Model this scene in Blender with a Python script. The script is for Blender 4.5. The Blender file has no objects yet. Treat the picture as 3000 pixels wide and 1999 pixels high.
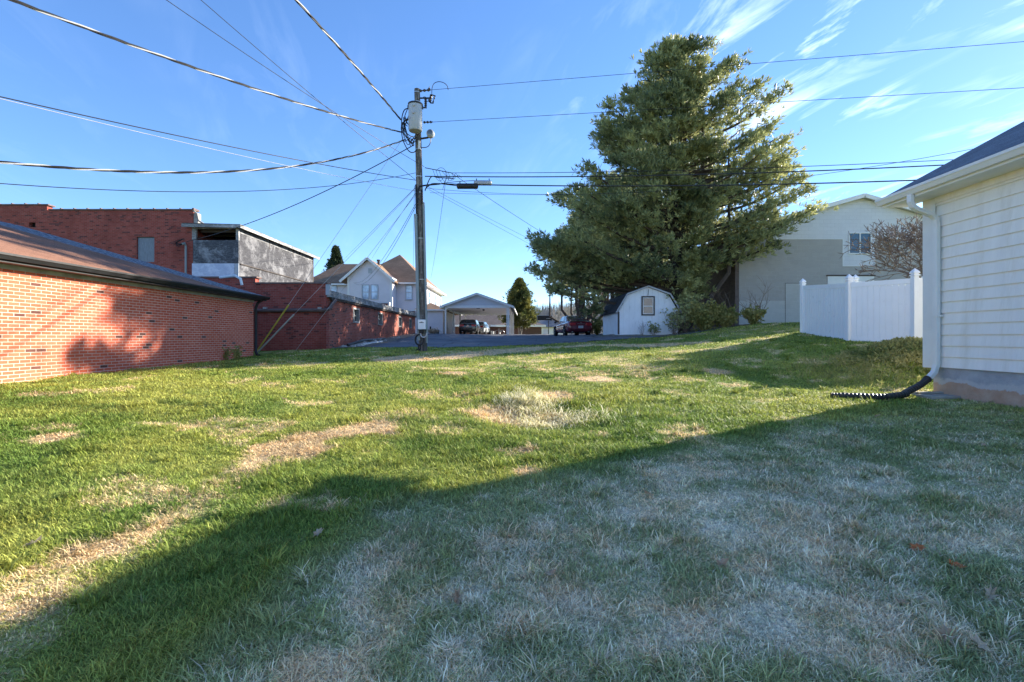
import bpy, math, random
import numpy as np
from mathutils import Vector, noise as mnoise
random.seed(7); RNG = np.random.default_rng(7)
S = bpy.context.scene; COL = S.collection
R = math.radians
# ------------------------------------------------------------------ camera, world, sun, exposure
EYE = 1.5; F = 1417.0
cam = bpy.data.cameras.new('camera'); camo = bpy.data.objects.new('camera', cam); COL.objects.link(camo)
camo.location = (0, 0, EYE); camo.rotation_euler = (R(90), 0, 0)
cam.sensor_width = 36; cam.lens = 36 * F / 3000; cam.shift_y = -0.0032
cam.clip_start = 0.05; cam.clip_end = 3000; S.camera = camo
SUN_EL = R(20.9); SUN_AZ = R(59)          # azimuth clockwise from +Y (north)
SD = Vector((math.sin(SUN_AZ) * math.cos(SUN_EL), math.cos(SUN_AZ) * math.cos(SUN_EL), math.sin(SUN_EL)))
W = bpy.data.worlds.new('World'); S.world = W; W.use_nodes = True
def world():
    nt = W.node_tree; N = nt.nodes; L = nt.links; N.clear()
    out = N.new('ShaderNodeOutputWorld'); bg = N.new('ShaderNodeBackground'); sky = N.new('ShaderNodeTexSky')
    sky.sky_type = 'NISHITA'; sky.sun_disc = False; sky.sun_elevation = SUN_EL; sky.sun_rotation = SUN_AZ
    sky.air_density = 0.8; sky.dust_density = 0.05; sky.ozone_density = 4.0; sky.altitude = 300
    tc = N.new('ShaderNodeTexCoord'); sep = N.new('ShaderNodeSeparateXYZ'); L.new(tc.outputs['Generated'], sep.inputs[0])
    def m(op, a, b=None, c=None):
        n = N.new('ShaderNodeMath'); n.operation = op
        for i, v in enumerate((a, b, c)):
            if v is None: continue
            if isinstance(v, (int, float)): n.inputs[i].default_value = v
            else: L.new(v, n.inputs[i])
        return n.outputs[0]
    X, Y, Z = sep.outputs
    zz = m('MAXIMUM', m('ADD', Z, 0.06), 0.03)
    u = m('DIVIDE', X, zz); v = m('DIVIDE', Y, zz)
    # long streaks running away to the upper right
    a = m('ADD', m('MULTIPLY', u, 0.95), m('MULTIPLY', v, 0.30)); b = m('ADD', m('MULTIPLY', u, 0.30), m('MULTIPLY', v, -0.95))
    cmb = N.new('ShaderNodeCombineXYZ'); L.new(m('MULTIPLY', a, 3.4), cmb.inputs[0]); L.new(m('MULTIPLY', b, 1.0), cmb.inputs[1])
    n1 = N.new('ShaderNodeTexNoise'); L.new(cmb.outputs[0], n1.inputs['Vector']); n1.inputs['Scale'].default_value = 1.5
    n1.inputs['Detail'].default_value = 9; n1.inputs['Roughness'].default_value = 0.62; n1.inputs['Distortion'].default_value = 0.9
    cm2 = N.new('ShaderNodeCombineXYZ'); L.new(u, cm2.inputs[0]); L.new(v, cm2.inputs[1])
    n2 = N.new('ShaderNodeTexNoise'); L.new(cm2.outputs[0], n2.inputs['Vector']); n2.inputs['Scale'].default_value = 1.6; n2.inputs['Detail'].default_value = 3
    side = m('MULTIPLY_ADD', X, 2.6, -0.10)                   # more cirrus towards the sun
    side = m('MINIMUM', m('MAXIMUM', side, 0.05), 1.0)
    st = N.new('ShaderNodeMapRange'); L.new(n1.outputs['Fac'], st.inputs[0]); st.inputs[1].default_value = 0.50; st.inputs[2].default_value = 0.80
    pt = N.new('ShaderNodeMapRange'); L.new(n2.outputs['Fac'], pt.inputs[0]); pt.inputs[1].default_value = 0.40; pt.inputs[2].default_value = 0.62
    low = N.new('ShaderNodeMapRange'); L.new(Z, low.inputs[0]); low.inputs[1].default_value = 0.03; low.inputs[2].default_value = 0.2
    f = m('MULTIPLY', m('MULTIPLY', m('MULTIPLY', st.outputs[0], pt.outputs[0]), side), m('MULTIPLY', low.outputs[0], 0.95))
    mix = N.new('ShaderNodeMixRGB'); L.new(f, mix.inputs[0]); hs = N.new('ShaderNodeHueSaturation'); hs.inputs['Hue'].default_value = 0.508; hs.inputs['Saturation'].default_value = 1.2; hs.inputs['Value'].default_value = 1.0; gm = N.new('ShaderNodeGamma'); gm.inputs['Gamma'].default_value = 0.78; L.new(sky.outputs[0], gm.inputs[0]); L.new(gm.outputs[0], hs.inputs['Color']); L.new(hs.outputs[0], mix.inputs[1]); mix.inputs[2].default_value = (5.6, 6.4, 7.2, 1)
    L.new(mix.outputs[0], bg.inputs[0]); bg.inputs[1].default_value = 0.118
    L.new(bg.outputs[0], out.inputs[0])
world()
sl = bpy.data.lights.new('sun', 'SUN'); sl.energy = 3.8; sl.angle = R(0.55); sl.color = (1.0, 0.92, 0.79)
so = bpy.data.objects.new('sun', sl); COL.objects.link(so); so.rotation_euler = SD.to_track_quat('Z', 'Y').to_euler(); so.location = SD * 50
S.view_settings.view_transform = 'Standard'; S.view_settings.look = 'None'; S.view_settings.exposure = 1.95; S.view_settings.gamma = 1

# ------------------------------------------------------------------ material helpers
class NT:
    def __init__(s, name, rough=0.8, spec=0.3):
        s.m = bpy.data.materials.new(name); s.m.use_nodes = True; s.nt = s.m.node_tree; s.N = s.nt.nodes; s.L = s.nt.links
        s.b = s.N['Principled BSDF']; s.b.inputs['Roughness'].default_value = rough; s.b.inputs['Specular IOR Level'].default_value = spec
        s.tc = s.N.new('ShaderNodeTexCoord'); s.geo = s.N.new('ShaderNodeNewGeometry')
    def put(s, sock, v):
        if v is None: return
        if isinstance(v, (int, float)): sock.default_value = v
        elif isinstance(v, tuple): sock.default_value = v if len(v) == 4 or sock.type == 'VECTOR' else (*v, 1)
        else: s.L.new(v, sock)
    def math(s, op, a, b=None, c=None):
        n = s.N.new('ShaderNodeMath'); n.operation = op
        for i, v in enumerate((a, b, c)): s.put(n.inputs[i], v) if v is not None else None
        return n.outputs[0]
    def noise(s, vec, scale, detail=4, rough=0.55, dist=0.0):
        n = s.N.new('ShaderNodeTexNoise'); s.put(n.inputs['Vector'], vec); n.inputs['Scale'].default_value = scale
        n.inputs['Detail'].default_value = detail; n.inputs['Roughness'].default_value = rough; n.inputs['Distortion'].default_value = dist
        return n.outputs['Fac']
    def rng(s, v, a, b, c=0.0, d=1.0):
        n = s.N.new('ShaderNodeMapRange'); s.put(n.inputs[0], v)
        for i, k in enumerate((a, b, c, d)): n.inputs[i + 1].default_value = k
        return n.outputs[0]
    def mix(s, f, a, b, mode='MIX'):
        n = s.N.new('ShaderNodeMixRGB'); n.blend_type = mode; s.put(n.inputs[0], f); s.put(n.inputs[1], a); s.put(n.inputs[2], b); return n.outputs[0]
    def scale(s, vec, sc):
        n = s.N.new('ShaderNodeMapping'); s.put(n.inputs[0], vec); n.inputs['Scale'].default_value = sc; return n.outputs[0]
    def bump(s, h, st=0.3, dist=0.01):
        n = s.N.new('ShaderNodeBump'); s.put(n.inputs['Height'], h); n.inputs['Strength'].default_value = st; n.inputs['Distance'].default_value = dist
        s.L.new(n.outputs[0], s.b.inputs['Normal'])
    def col(s, c): s.put(s.b.inputs['Base Color'], c)
    @property
    def uv(s): return s.tc.outputs['UV']
    @property
    def pos(s): return s.geo.outputs['Position']
def mul(c, k): return tuple(min(1, x * k) for x in c)
def plain(name, c, rough=0.7, var=0.18, sc=3.0, spec=0.3, metal=0.0, bump=0.0, streak=False, dirt=None, coord='uv'):
    t = NT(name, rough, spec); v = t.uv if coord == 'uv' else t.tc.outputs['Object']
    if streak: v = t.scale(v, (6, 0.7, 1))
    n = t.noise(v, sc, 6, 0.6)
    c_ = t.mix(t.rng(n, 0.3, 0.7), mul(c, 1 - var), mul(c, 1 + var))
    if dirt:
        d = t.rng(t.noise(v, sc * 0.6, 8, 0.7), 0.5, 0.75); c_ = t.mix(d, c_, dirt)
    t.col(c_); t.b.inputs['Metallic'].default_value = metal
    t.put(t.b.inputs['Roughness'], t.rng(t.noise(v, sc * 2.1, 3), 0.3, 0.7, max(0.05, rough - 0.1), min(1, rough + 0.1)))
    if bump: t.bump(t.noise(v, sc * 12, 5), bump, 0.01)
    return t.m
def brick(name, c1, c2, mortar, bw=0.21, bh=0.0677, mort=0.010, dark=None, darkp=0.05, stain=0.25, mvar=None):
    t = NT(name, 0.88, 0.15); sp = t.N.new('ShaderNodeSeparateXYZ'); t.L.new(t.uv, sp.inputs[0])
    u, v = sp.outputs[0], sp.outputs[1]
    row = t.math('FLOOR', t.math('DIVIDE', v, bh)); off = t.math('MULTIPLY', t.math('MODULO', t.math('ABSOLUTE', row), 2.0), 0.5)
    cu = t.math('ADD', t.math('DIVIDE', u, bw), off); colm = t.math('FLOOR', cu)
    fu = t.math('SUBTRACT', cu, colm); fv = t.math('SUBTRACT', t.math('DIVIDE', v, bh), row)
    du = t.math('MULTIPLY', t.math('MINIMUM', fu, t.math('SUBTRACT', 1.0, fu)), bw)
    dv = t.math('MULTIPLY', t.math('MINIMUM', fv, t.math('SUBTRACT', 1.0, fv)), bh)
    d = t.math('MINIMUM', du, dv)
    d = t.math('ADD', d, t.math('MULTIPLY', t.math('SUBTRACT', t.noise(t.uv, 55, 3), 0.5), 0.004))
    isb = t.rng(d, mort * 0.5 - 0.0012, mort * 0.5 + 0.0012)
    cm = t.N.new('ShaderNodeCombineXYZ'); t.L.new(row, cm.inputs[0]); t.L.new(colm, cm.inputs[1])
    wn = t.N.new('ShaderNodeTexWhiteNoise'); wn.noise_dimensions = '2D'; t.L.new(cm.outputs[0], wn.inputs['Vector'])
    bc = t.mix(wn.outputs['Value'], c1, c2)
    if dark:
        w2 = t.N.new('ShaderNodeTexWhiteNoise'); w2.noise_dimensions = '3D'
        c3 = t.N.new('ShaderNodeCombineXYZ'); t.L.new(row, c3.inputs[0]); t.L.new(colm, c3.inputs[1]); c3.inputs[2].default_value = 5.3
        t.L.new(c3.outputs[0], w2.inputs['Vector']); bc = t.mix(t.math('LESS_THAN', w2.outputs['Value'], darkp), bc, dark)
    bc = t.mix(t.rng(t.noise(t.uv, 30, 5), 0.3, 0.75, 0, 0.35), bc, mul(c1, 0.55))
    mc = t.mix(t.rng(t.noise(t.uv, 1.3, 5), 0.35, 0.65), mortar, mvar or mul(mortar, 0.7))
    c = t.mix(isb, mc, bc)
    c = t.mix(t.rng(t.noise(t.scale(t.uv, (1, 0.5, 1)), 0.8, 7, 0.65), 0.48, 0.75, 0, stain), c, mul(c1, 0.32))
    t.col(c); t.bump(t.math('ADD', isb, t.math('MULTIPLY', t.noise(t.uv, 90, 3), 0.25)), 0.55, 0.006)
    return t.m
def shingle(name, c1, c2, bw=0.30, bh=0.14, strip=None):
    t = NT(name, 0.92, 0.1); br = t.N.new('ShaderNodeTexBrick'); t.L.new(t.uv, br.inputs['Vector'])
    br.inputs['Scale'].default_value = 1; br.inputs['Brick Width'].default_value = bw; br.inputs['Row Height'].default_value = bh
    br.inputs['Mortar Size'].default_value = 0.008; br.inputs['Mortar Smooth'].default_value = 0.4
    br.inputs['Color1'].default_value = (*c1, 1); br.inputs['Color2'].default_value = (*c2, 1); br.inputs['Mortar'].default_value = (*mul(c1, 0.15), 1)
    c = t.mix(t.rng(t.noise(t.uv, 38, 4), 0.35, 0.65, 0, 0.7), br.outputs['Color'], mul(c2, 1.7))
    c = t.mix(t.rng(t.noise(t.uv, 0.9, 6, 0.6), 0.4, 0.7, 0, 0.45), c, mul(c1, 0.7))
    if strip:
        a = t.N.new('ShaderNodeSeparateXYZ'); t.L.new(t.pos, a.inputs[0])
        d = t.math('MULTIPLY', t.math('SUBTRACT', 26.7, t.math('SUBTRACT', a.outputs[1], a.outputs[0])), 0.707)
        d = t.math('ADD', d, t.math('MULTIPLY', t.math('SUBTRACT', t.noise(t.uv, 1.5, 4), 0.5), 0.5))
        g = t.mix(t.rng(t.noise(t.scale(t.uv, (4, 9, 1)), 2.0, 4), 0.4, 0.62), (0.05, 0.06, 0.08), (0.30, 0.31, 0.33))
        c = t.mix(t.rng(d, 1.25, 1.6), g, c)
    t.col(c); t.bump(t.math('ADD', br.outputs['Fac'], t.math('MULTIPLY', t.noise(t.uv, 100, 3), -0.6)), -0.6, 0.01)
    return t.m
def wood(name, c, dark, light=None, sc=1.5, grain=(0.5, 9, 1), rough=0.85):
    t = NT(name, rough, 0.15); v = t.scale(t.uv, grain)
    n = t.noise(v, sc * 4, 8, 0.7, 0.8); c_ = t.mix(t.rng(n, 0.35, 0.65), dark, c)
    if light: c_ = t.mix(t.rng(t.noise(t.uv, sc, 8, 0.75, 0.5), 0.48, 0.62), c_, light)
    t.col(c_); t.bump(n, 0.4, 0.01); return t.m
def leafy(name, c1, c2, trans=0.35, sc=2.0, rough=0.6):
    m = bpy.data.materials.new(name); m.use_nodes = True; nt = m.node_tree; N = nt.nodes; L = nt.links; N.clear()
    out = N.new('ShaderNodeOutputMaterial'); geo = N.new('ShaderNodeNewGeometry'); n = N.new('ShaderNodeTexNoise'); L.new(geo.outputs['Position'], n.inputs['Vector'])
    n.inputs['Scale'].default_value = sc; n.inputs['Detail'].default_value = 6
    mr = N.new('ShaderNodeMapRange'); L.new(n.outputs['Fac'], mr.inputs[0]); mr.inputs[1].default_value = 0.35; mr.inputs[2].default_value = 0.65
    ad = N.new('ShaderNodeMath'); ad.operation = 'MULTIPLY_ADD'; L.new(geo.outputs['Random Per Island'], ad.inputs[0]); ad.inputs[1].default_value = 0.6; L.new(mr.outputs[0], ad.inputs[2])
    sb = N.new('ShaderNodeMath'); sb.operation = 'SUBTRACT'; L.new(ad.outputs[0], sb.inputs[0]); sb.inputs[1].default_value = 0.3; sb.use_clamp = True
    mx = N.new('ShaderNodeMixRGB'); L.new(sb.outputs[0], mx.inputs[0]); mx.inputs[1].default_value = (*c1, 1); mx.inputs[2].default_value = (*c2, 1)
    p = N.new('ShaderNodeBsdfPrincipled'); L.new(mx.outputs[0], p.inputs['Base Color']); p.inputs['Roughness'].default_value = rough; p.inputs['Specular IOR Level'].default_value = 0.35
    tr = N.new('ShaderNodeBsdfTranslucent'); L.new(mx.outputs[0], tr.inputs[0]); ms = N.new('ShaderNodeMixShader'); ms.inputs[0].default_value = trans
    L.new(p.outputs[0], ms.inputs[1]); L.new(tr.outputs[0], ms.inputs[2]); L.new(ms.outputs[0], out.inputs[0]); return m
def attrmat(name, trans=0.0, rough=0.8, bump=False):
    m = bpy.data.materials.new(name); m.use_nodes = True; nt = m.node_tree; N = nt.nodes; L = nt.links
    p = N['Principled BSDF']; out = N['Material Output']; a = N.new('ShaderNodeAttribute'); a.attribute_name = 'Col'
    p.inputs['Roughness'].default_value = rough; p.inputs['Specular IOR Level'].default_value = 0.25
    c = a.outputs['Color']
    if bump:
        geo = N.new('ShaderNodeNewGeometry'); n = N.new('ShaderNodeTexNoise'); n.inputs['Scale'].default_value = 45; n.inputs['Detail'].default_value = 6; L.new(geo.outputs['Position'], n.inputs['Vector'])
        mr = N.new('ShaderNodeMapRange'); L.new(n.outputs['Fac'], mr.inputs[0]); mr.inputs[1].default_value = 0.3; mr.inputs[2].default_value = 0.7; mr.inputs[3].default_value = 0.45; mr.inputs[4].default_value = 1.5
        mx = N.new('ShaderNodeMixRGB'); mx.blend_type = 'MULTIPLY'; mx.inputs[0].default_value = 1; L.new(c, mx.inputs[1]); L.new(mr.outputs[0], mx.inputs[2]); c = mx.outputs[0]
        b = N.new('ShaderNodeBump'); b.inputs['Distance'].default_value = 0.03; b.inputs['Strength'].default_value = 0.8; L.new(n.outputs['Fac'], b.inputs['Height']); L.new(b.outputs[0], p.inputs['Normal'])
    L.new(c, p.inputs['Base Color'])
    if trans:
        tr = N.new('ShaderNodeBsdfTranslucent'); L.new(c, tr.inputs[0]); ms = N.new('ShaderNodeMixShader'); ms.inputs[0].default_value = trans
        L.new(p.outputs[0], ms.inputs[1]); L.new(tr.outputs[0], ms.inputs[2]); L.new(ms.outputs[0], out.inputs['Surface'])
    return m
def glass(name, c=(0.02, 0.03, 0.04), rough=0.06):
    t = NT(name, rough, 0.9); t.col(t.mix(t.rng(t.noise(t.uv, 1.2, 3), 0.35, 0.65), c, mul(c, 2.2))); t.bump(t.noise(t.uv, 0.8, 2), 0.05, 0.02); t.b.inputs['Coat Weight'].default_value = 0.6; return t.m
def siding(name, c, pitch, groove, dirt=None, axis=1):
    t = NT(name, 0.6, 0.3); sp = t.N.new('ShaderNodeSeparateXYZ'); t.L.new(t.uv, sp.inputs[0])
    q = t.math('DIVIDE', sp.outputs[axis], pitch); fr = t.math('FRACT', q)
    g = t.rng(fr, 0.0, groove)
    c_ = t.mix(t.rng(t.noise(t.uv, 1.5, 6), 0.35, 0.7), mul(c, 0.92), c)
    if dirt: c_ = t.mix(t.rng(t.noise(t.scale(t.uv, (5, 1, 1)), 2.5, 8, 0.7), 0.56, 0.72), c_, dirt)
    t.col(t.mix(g, mul(c, 0.55), c_)); t.bump(fr if axis == 1 else g, -0.6 if axis == 1 else 0.5, 0.015); return t.m

# ------------------------------------------------------------------ mesh helpers
def tag(o, label=None, cat=None, group=None, kind=None):
    if label: o['label'] = label
    if cat: o['category'] = cat
    if group: o['group'] = group
    if kind: o['kind'] = kind
    return o
def thing(name, label, cat, loc=(0, 0, 0), rz=0, group=None):
    o = bpy.data.objects.new(name, None); COL.objects.link(o); o.location = loc; o.rotation_euler = (0, 0, rz); o.empty_display_size = 0.3
    return tag(o, label, cat, group)
def wloc(p):
    v = Vector((0, 0, 0))
    while p is not None: v += p.location; p = p.parent
    return v
class MB:
    def __init__(s): s.v = []; s.f = []; s.m = []
    def add(s, vs, fs, mi=0):
        n = len(s.v); s.v += [tuple(p) for p in vs]; s.f += [tuple(i + n for i in f) for f in fs]; s.m += [mi] * len(fs); return s
    def box(s, x0, x1, y0, y1, z0, z1, mi=0):
        return s.add([(x0, y0, z0), (x1, y0, z0), (x1, y1, z0), (x0, y1, z0), (x0, y0, z1), (x1, y0, z1), (x1, y1, z1), (x0, y1, z1)],
                     [(0, 3, 2, 1), (4, 5, 6, 7), (0, 1, 5, 4), (1, 2, 6, 5), (2, 3, 7, 6), (3, 0, 4, 7)], mi)
    def bar(s, a, b, w, h, mi=0):                              # square bar from a to b
        a = Vector(a); b = Vector(b); d = (b - a).normalized(); r = d.cross(Vector((0, 0, 1)))
        if r.length < 1e-3: r = Vector((1, 0, 0))
        r.normalize(); u = r.cross(d); r = r * w / 2; u = u * h / 2
        return s.add([a - r - u, a + r - u, a + r + u, a - r + u, b - r - u, b + r - u, b + r + u, b - r + u],
                     [(0, 1, 2, 3), (7, 6, 5, 4), (0, 4, 5, 1), (1, 5, 6, 2), (2, 6, 7, 3), (3, 7, 4, 0)], mi)
    def poly(s, pts, th, mi=0):                                # flat polygon thickened along its normal
        p = [Vector(q) for q in pts]; n = Vector((0, 0, 0))
        for i in range(len(p)): n += (p[i] - p[0]).cross(p[(i + 1) % len(p)] - p[0])
        n.normalize(); k = len(p); lo = [q - n * th for q in p]
        return s.add(p + lo, [tuple(range(k)), tuple(range(2 * k - 1, k - 1, -1))] + [(i, i + k, (i + 1) % k + k, (i + 1) % k) for i in range(k)], mi)
    def tube(s, pts, r, n=8, mi=0, caps=True):
        pts = [Vector(p) for p in pts]; k = len(pts); rr = r if hasattr(r, '__len__') else [r] * k; vs = []; ref = None
        for i, p in enumerate(pts):
            d = (pts[min(i + 1, k - 1)] - pts[max(i - 1, 0)])
            d = d.normalized() if d.length > 1e-9 else Vector((0, 0, 1))
            if ref is None: ref = Vector((0, 0, 1)) if abs(d.z) < 0.9 else Vector((1, 0, 0))
            a = (ref - d * ref.dot(d)); a = a.normalized() if a.length > 1e-6 else d.orthogonal().normalized(); ref = a; b = d.cross(a)
            vs += [p + a * (rr[i] * math.cos(2 * math.pi * j / n)) + b * (rr[i] * math.sin(2 * math.pi * j / n)) for j in range(n)]
        fs = [(i * n + j, i * n + (j + 1) % n, (i + 1) * n + (j + 1) % n, (i + 1) * n + j) for i in range(k - 1) for j in range(n)]
        if caps: fs += [tuple(range(n - 1, -1, -1)), tuple(range((k - 1) * n, k * n))]
        return s.add(vs, fs, mi)
    def lathe(s, c, prof, n=16, mi=0, axis='z'):               # prof = [(r, h)...]
        c = Vector(c); vs = []
        for r, h in prof:
            for j in range(n):
                a = 2 * math.pi * j / n; x, y = r * math.cos(a), r * math.sin(a)
                vs.append(c + (Vector((x, y, h)) if axis == 'z' else Vector((h, x, y)) if axis == 'x' else Vector((y, h, x))))
        k = len(prof); fs = [(i * n + j, i * n + (j + 1) % n, (i + 1) * n + (j + 1) % n, (i + 1) * n + j) for i in range(k - 1) for j in range(n)]
        fs += [tuple(range(n - 1, -1, -1)), tuple(range((k - 1) * n, k * n))]
        return s.add(vs, fs, mi)
    def build(s, name, mats, parent=None, smooth=False, local=False, bevel=0, subsurf=0, angle=35):
        off = Vector((0, 0, 0)) if (local or parent is None) else wloc(parent)
        me = bpy.data.meshes.new(name); me.from_pydata([(p[0] - off.x, p[1] - off.y, p[2] - off.z) for p in s.v], [], s.f)
        if not isinstance(mats, (list, tuple)): mats = [mats]
        for m_ in mats: me.materials.append(m_)
        me.polygons.foreach_set('material_index', s.m); me.update()
        uv = me.uv_layers.new(name='UVMap'); up = Vector((0, 0, 1)); data = [0.0] * (2 * len(me.loops))
        for p in me.polygons:
            n = p.normal
            t = Vector((1, 0, 0)) if abs(n.z) > 0.995 else up.cross(n).normalized(); b = n.cross(t)
            for li in p.loop_indices:
                q = Vector(s.v[me.loops[li].vertex_index]); data[2 * li] = q.dot(t); data[2 * li + 1] = q.dot(b)
        uv.data.foreach_set('uv', data)
        if smooth:
            me.polygons.foreach_set('use_smooth', [True] * len(me.polygons))
            if not subsurf: me.set_sharp_from_angle(angle=R(angle))
        o = bpy.data.objects.new(name, me); COL.objects.link(o); o.parent = parent
        if bevel: md = o.modifiers.new('bevel', 'BEVEL'); md.width = bevel; md.segments = 2; md.limit_method = 'ANGLE'
        if subsurf: md = o.modifiers.new('subsurf', 'SUBSURF'); md.levels = subsurf; md.render_levels = subsurf
        return o
def npmesh(name, V, Fc, mat, parent=None, k=3, col=None, off=None, smooth=False):
    """fast mesh from numpy arrays: V (n,3), Fc (m,k)"""
    V = np.asarray(V, dtype=np.float32).copy(); Fc = np.asarray(Fc, dtype=np.int32)
    if parent is not None:
        w = wloc(parent); V -= np.array([w.x, w.y, w.z], dtype=np.float32)
    me = bpy.data.meshes.new(name); me.vertices.add(len(V)); me.vertices.foreach_set('co', V.ravel())
    me.loops.add(Fc.size); me.loops.foreach_set('vertex_index', Fc.ravel()); me.polygons.add(len(Fc))
    me.polygons.foreach_set('loop_start', np.arange(0, Fc.size, k, dtype=np.int32)); me.polygons.foreach_set('loop_total', np.full(len(Fc), k, dtype=np.int32))
    if smooth: me.polygons.foreach_set('use_smooth', np.ones(len(Fc), dtype=bool))
    me.update(calc_edges=True)
    if col is not None:
        a = me.color_attributes.new('Col', 'FLOAT_COLOR', 'POINT'); c4 = np.ones((len(V), 4), dtype=np.float32); c4[:, :3] = col; a.data.foreach_set('color', c4.ravel())
    me.materials.append(mat); o = bpy.data.objects.new(name, me); COL.objects.link(o); o.parent = parent; return o
def copy_tree(o, parent=None):
    c = o.copy(); COL.objects.link(c); c.parent = parent
    for ch in list(o.children): copy_tree(ch, c)
    return c
def P(px, py, Y): return Vector(((px - 1500) / F * Y, Y, EYE + (990 - py) / F * Y))

# ------------------------------------------------------------------ terrain height (relative to z = 0, eye at 1.5)
CT = np.array([(0, 0, -1.5), (-4, 0, -1.5), (4, 0, -1.5), (0, 5, -1.28), (-9.3, 4, -.98), (-9.3, 9, -.84), (-9.2, 17.3, -.67), (-3.1, 17, -.44), (-7.7, 20, -.47), (-7.5, 28, -.08),
               (-7.5, 37, .28), (7.9, 9.1, -1.07), (7.7, 6, -1.12), (7.8, 2, -1.3), (3, 10, -.97), (0, 12, -.82), (3, 17, -.42), (0, 21, -.36), (4, 22.5, -.14), (6.9, 23, .02), (10.4, 14, -.15), (10.5, 15, -.10), (10.8, 18, .18),
               (5.4, 24.8, .15), (8.4, 24.8, .16), (12.5, 26, .72), (16, 26, .8), (10, 20.5, .3), (11, 22.5, .55), (4.5, 32, .10), (3.2, 36.5, .14), (-2.5, 30, .02), (-3, 44, .28), (3, 48, .30), (-3, 56, .32), (5, 60, .2), (-10, 48, .35), (-20, 48, .3),
               (-15, 25, -.3), (-25, 25, -.3), (-40, 25, -.3), (20, 30, .9), (20, 12, -.1), (30, 20, .5), (14, 5, -1.1), (30, 0, -1.3), (-30, 0, -1.3), (0, -20, -2.0), (30, -20, -2), (-30, -20, -2),
               (0, 80, -1.2), (20, 80, -1.2), (-30, 80, -1), (60, 60, 0), (-60, 60, 0), (-60, 0, -1), (60, 0, -.8), (0, 130, -2.5), (70, 130, -2.5), (-70, 130, -2.5)], dtype=float)
def _k(r2): return 0.5 * r2 * np.log(r2 + 1e-9)
def _fit():
    n = len(CT); d = CT[:, None, :2] - CT[None, :, :2]; K = _k((d ** 2).sum(-1)) + np.eye(n) * 1.5
    Q = np.c_[np.ones(n), CT[:, :2]]; A = np.block([[K, Q], [Q.T, np.zeros((3, 3))]]); return np.linalg.solve(A, np.r_[CT[:, 2], np.zeros(3)])
_w = _fit(); GX = np.arange(-70, 70.5, 0.5); GY = np.arange(-20, 131, 0.5)
def _grid():
    xx, yy = np.meshgrid(GX, GY); p = np.c_[xx.ravel(), yy.ravel()]; out = np.zeros(len(p))
    for i in range(0, len(p), 20000):
        q = p[i:i + 20000]; d2 = ((q[:, None] - CT[None, :, :2]) ** 2).sum(-1); out[i:i + 20000] = _k(d2) @ _w[:len(CT)] + _w[-3] + q @ _w[-2:]
    return np.clip(out.reshape(xx.shape), -3, 1.6)
GZ = _grid()
def gnp(x, y):
    x = np.asarray(x, float); y = np.asarray(y, float); xi = np.clip((x + 70) / 0.5, 0, len(GX) - 1.001); yi = np.clip((y + 20) / 0.5, 0, len(GY) - 1.001)
    i = xi.astype(int); j = yi.astype(int); a = xi - i; b = yi - j
    z = GZ[j, i] * (1 - a) * (1 - b) + GZ[j, i + 1] * a * (1 - b) + GZ[j + 1, i] * (1 - a) * b + GZ[j + 1, i + 1] * a * b
    z = z - 0.16 * np.exp(-(((x - .35) / .75) ** 2 + ((y - 7.3) / .9) ** 2)) + 0.05 * np.exp(-(((x - .9) / .8) ** 2 + ((y - 9.6) / .8) ** 2))      # sunken spot
    z = z + 0.50 * np.exp(-(((x - 9.3) / 1.35) ** 2 + ((y - 11.3) / 0.95) ** 2))                              # mound behind the house
    z = z + 0.018 * np.sin(x * 2.1 + 1.3 * np.sin(y * 1.1)) * np.sin(y * 1.7 + x * .6) + 0.010 * np.sin(x * 5.3 + y * 3.1) * np.sin(y * 6.1 - x * 2.2)
    return z + EYE
def g(x, y): return float(gnp(x, y))
def ground_at(px, py):                                        # where the line of sight through a pixel meets the ground
    Y = 1.0
    while Y < 60:
        p = P(px, py, Y)
        if p.z <= g(p.x, Y): return p
        Y += 0.02
    return P(px, py, 60)
def vnoise(x, y, sc, seed=0):                                  # numpy value noise 0..1
    rg = np.random.default_rng(seed); T = rg.random((256, 256)); u = x * sc + 1000; v = y * sc + 1000; i = np.floor(u).astype(int); j = np.floor(v).astype(int); a = u - i; b = v - j
    a = a * a * (3 - 2 * a); b = b * b * (3 - 2 * b); q = lambda ii, jj: T[ii % 256, jj % 256]
    return q(i, j) * (1 - a) * (1 - b) + q(i + 1, j) * a * (1 - b) + q(i, j + 1) * (1 - a) * b + q(i + 1, j + 1) * a * b
def fbm(x, y, sc, seed=0, o=4):
    s = 0; amp = 0.5; t = 0
    for k in range(o): s = s + amp * vnoise(x, y, sc * 2 ** k, seed + k); t += amp; amp *= 0.55
    return s / t
def inpoly(x, y, poly):
    r = np.zeros(np.shape(x), bool); n = len(poly)
    for i in range(n):
        x1, y1 = poly[i]; x2, y2 = poly[(i + 1) % n]; c = ((y1 > y) != (y2 > y)) & (x < (x2 - x1) * (y - y1) / (y2 - y1 + 1e-12) + x1); r ^= c
    return r
def segdist(x, y, pts):
    d = np.full(np.shape(x), 1e9)
    for (x1, y1), (x2, y2) in zip(pts[:-1], pts[1:]):
        dx, dy = x2 - x1, y2 - y1; t = np.clip(((x - x1) * dx + (y - y1) * dy) / (dx * dx + dy * dy + 1e-9), 0, 1); d = np.minimum(d, np.hypot(x - x1 - t * dx, y - y1 - t * dy))
    return d
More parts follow.
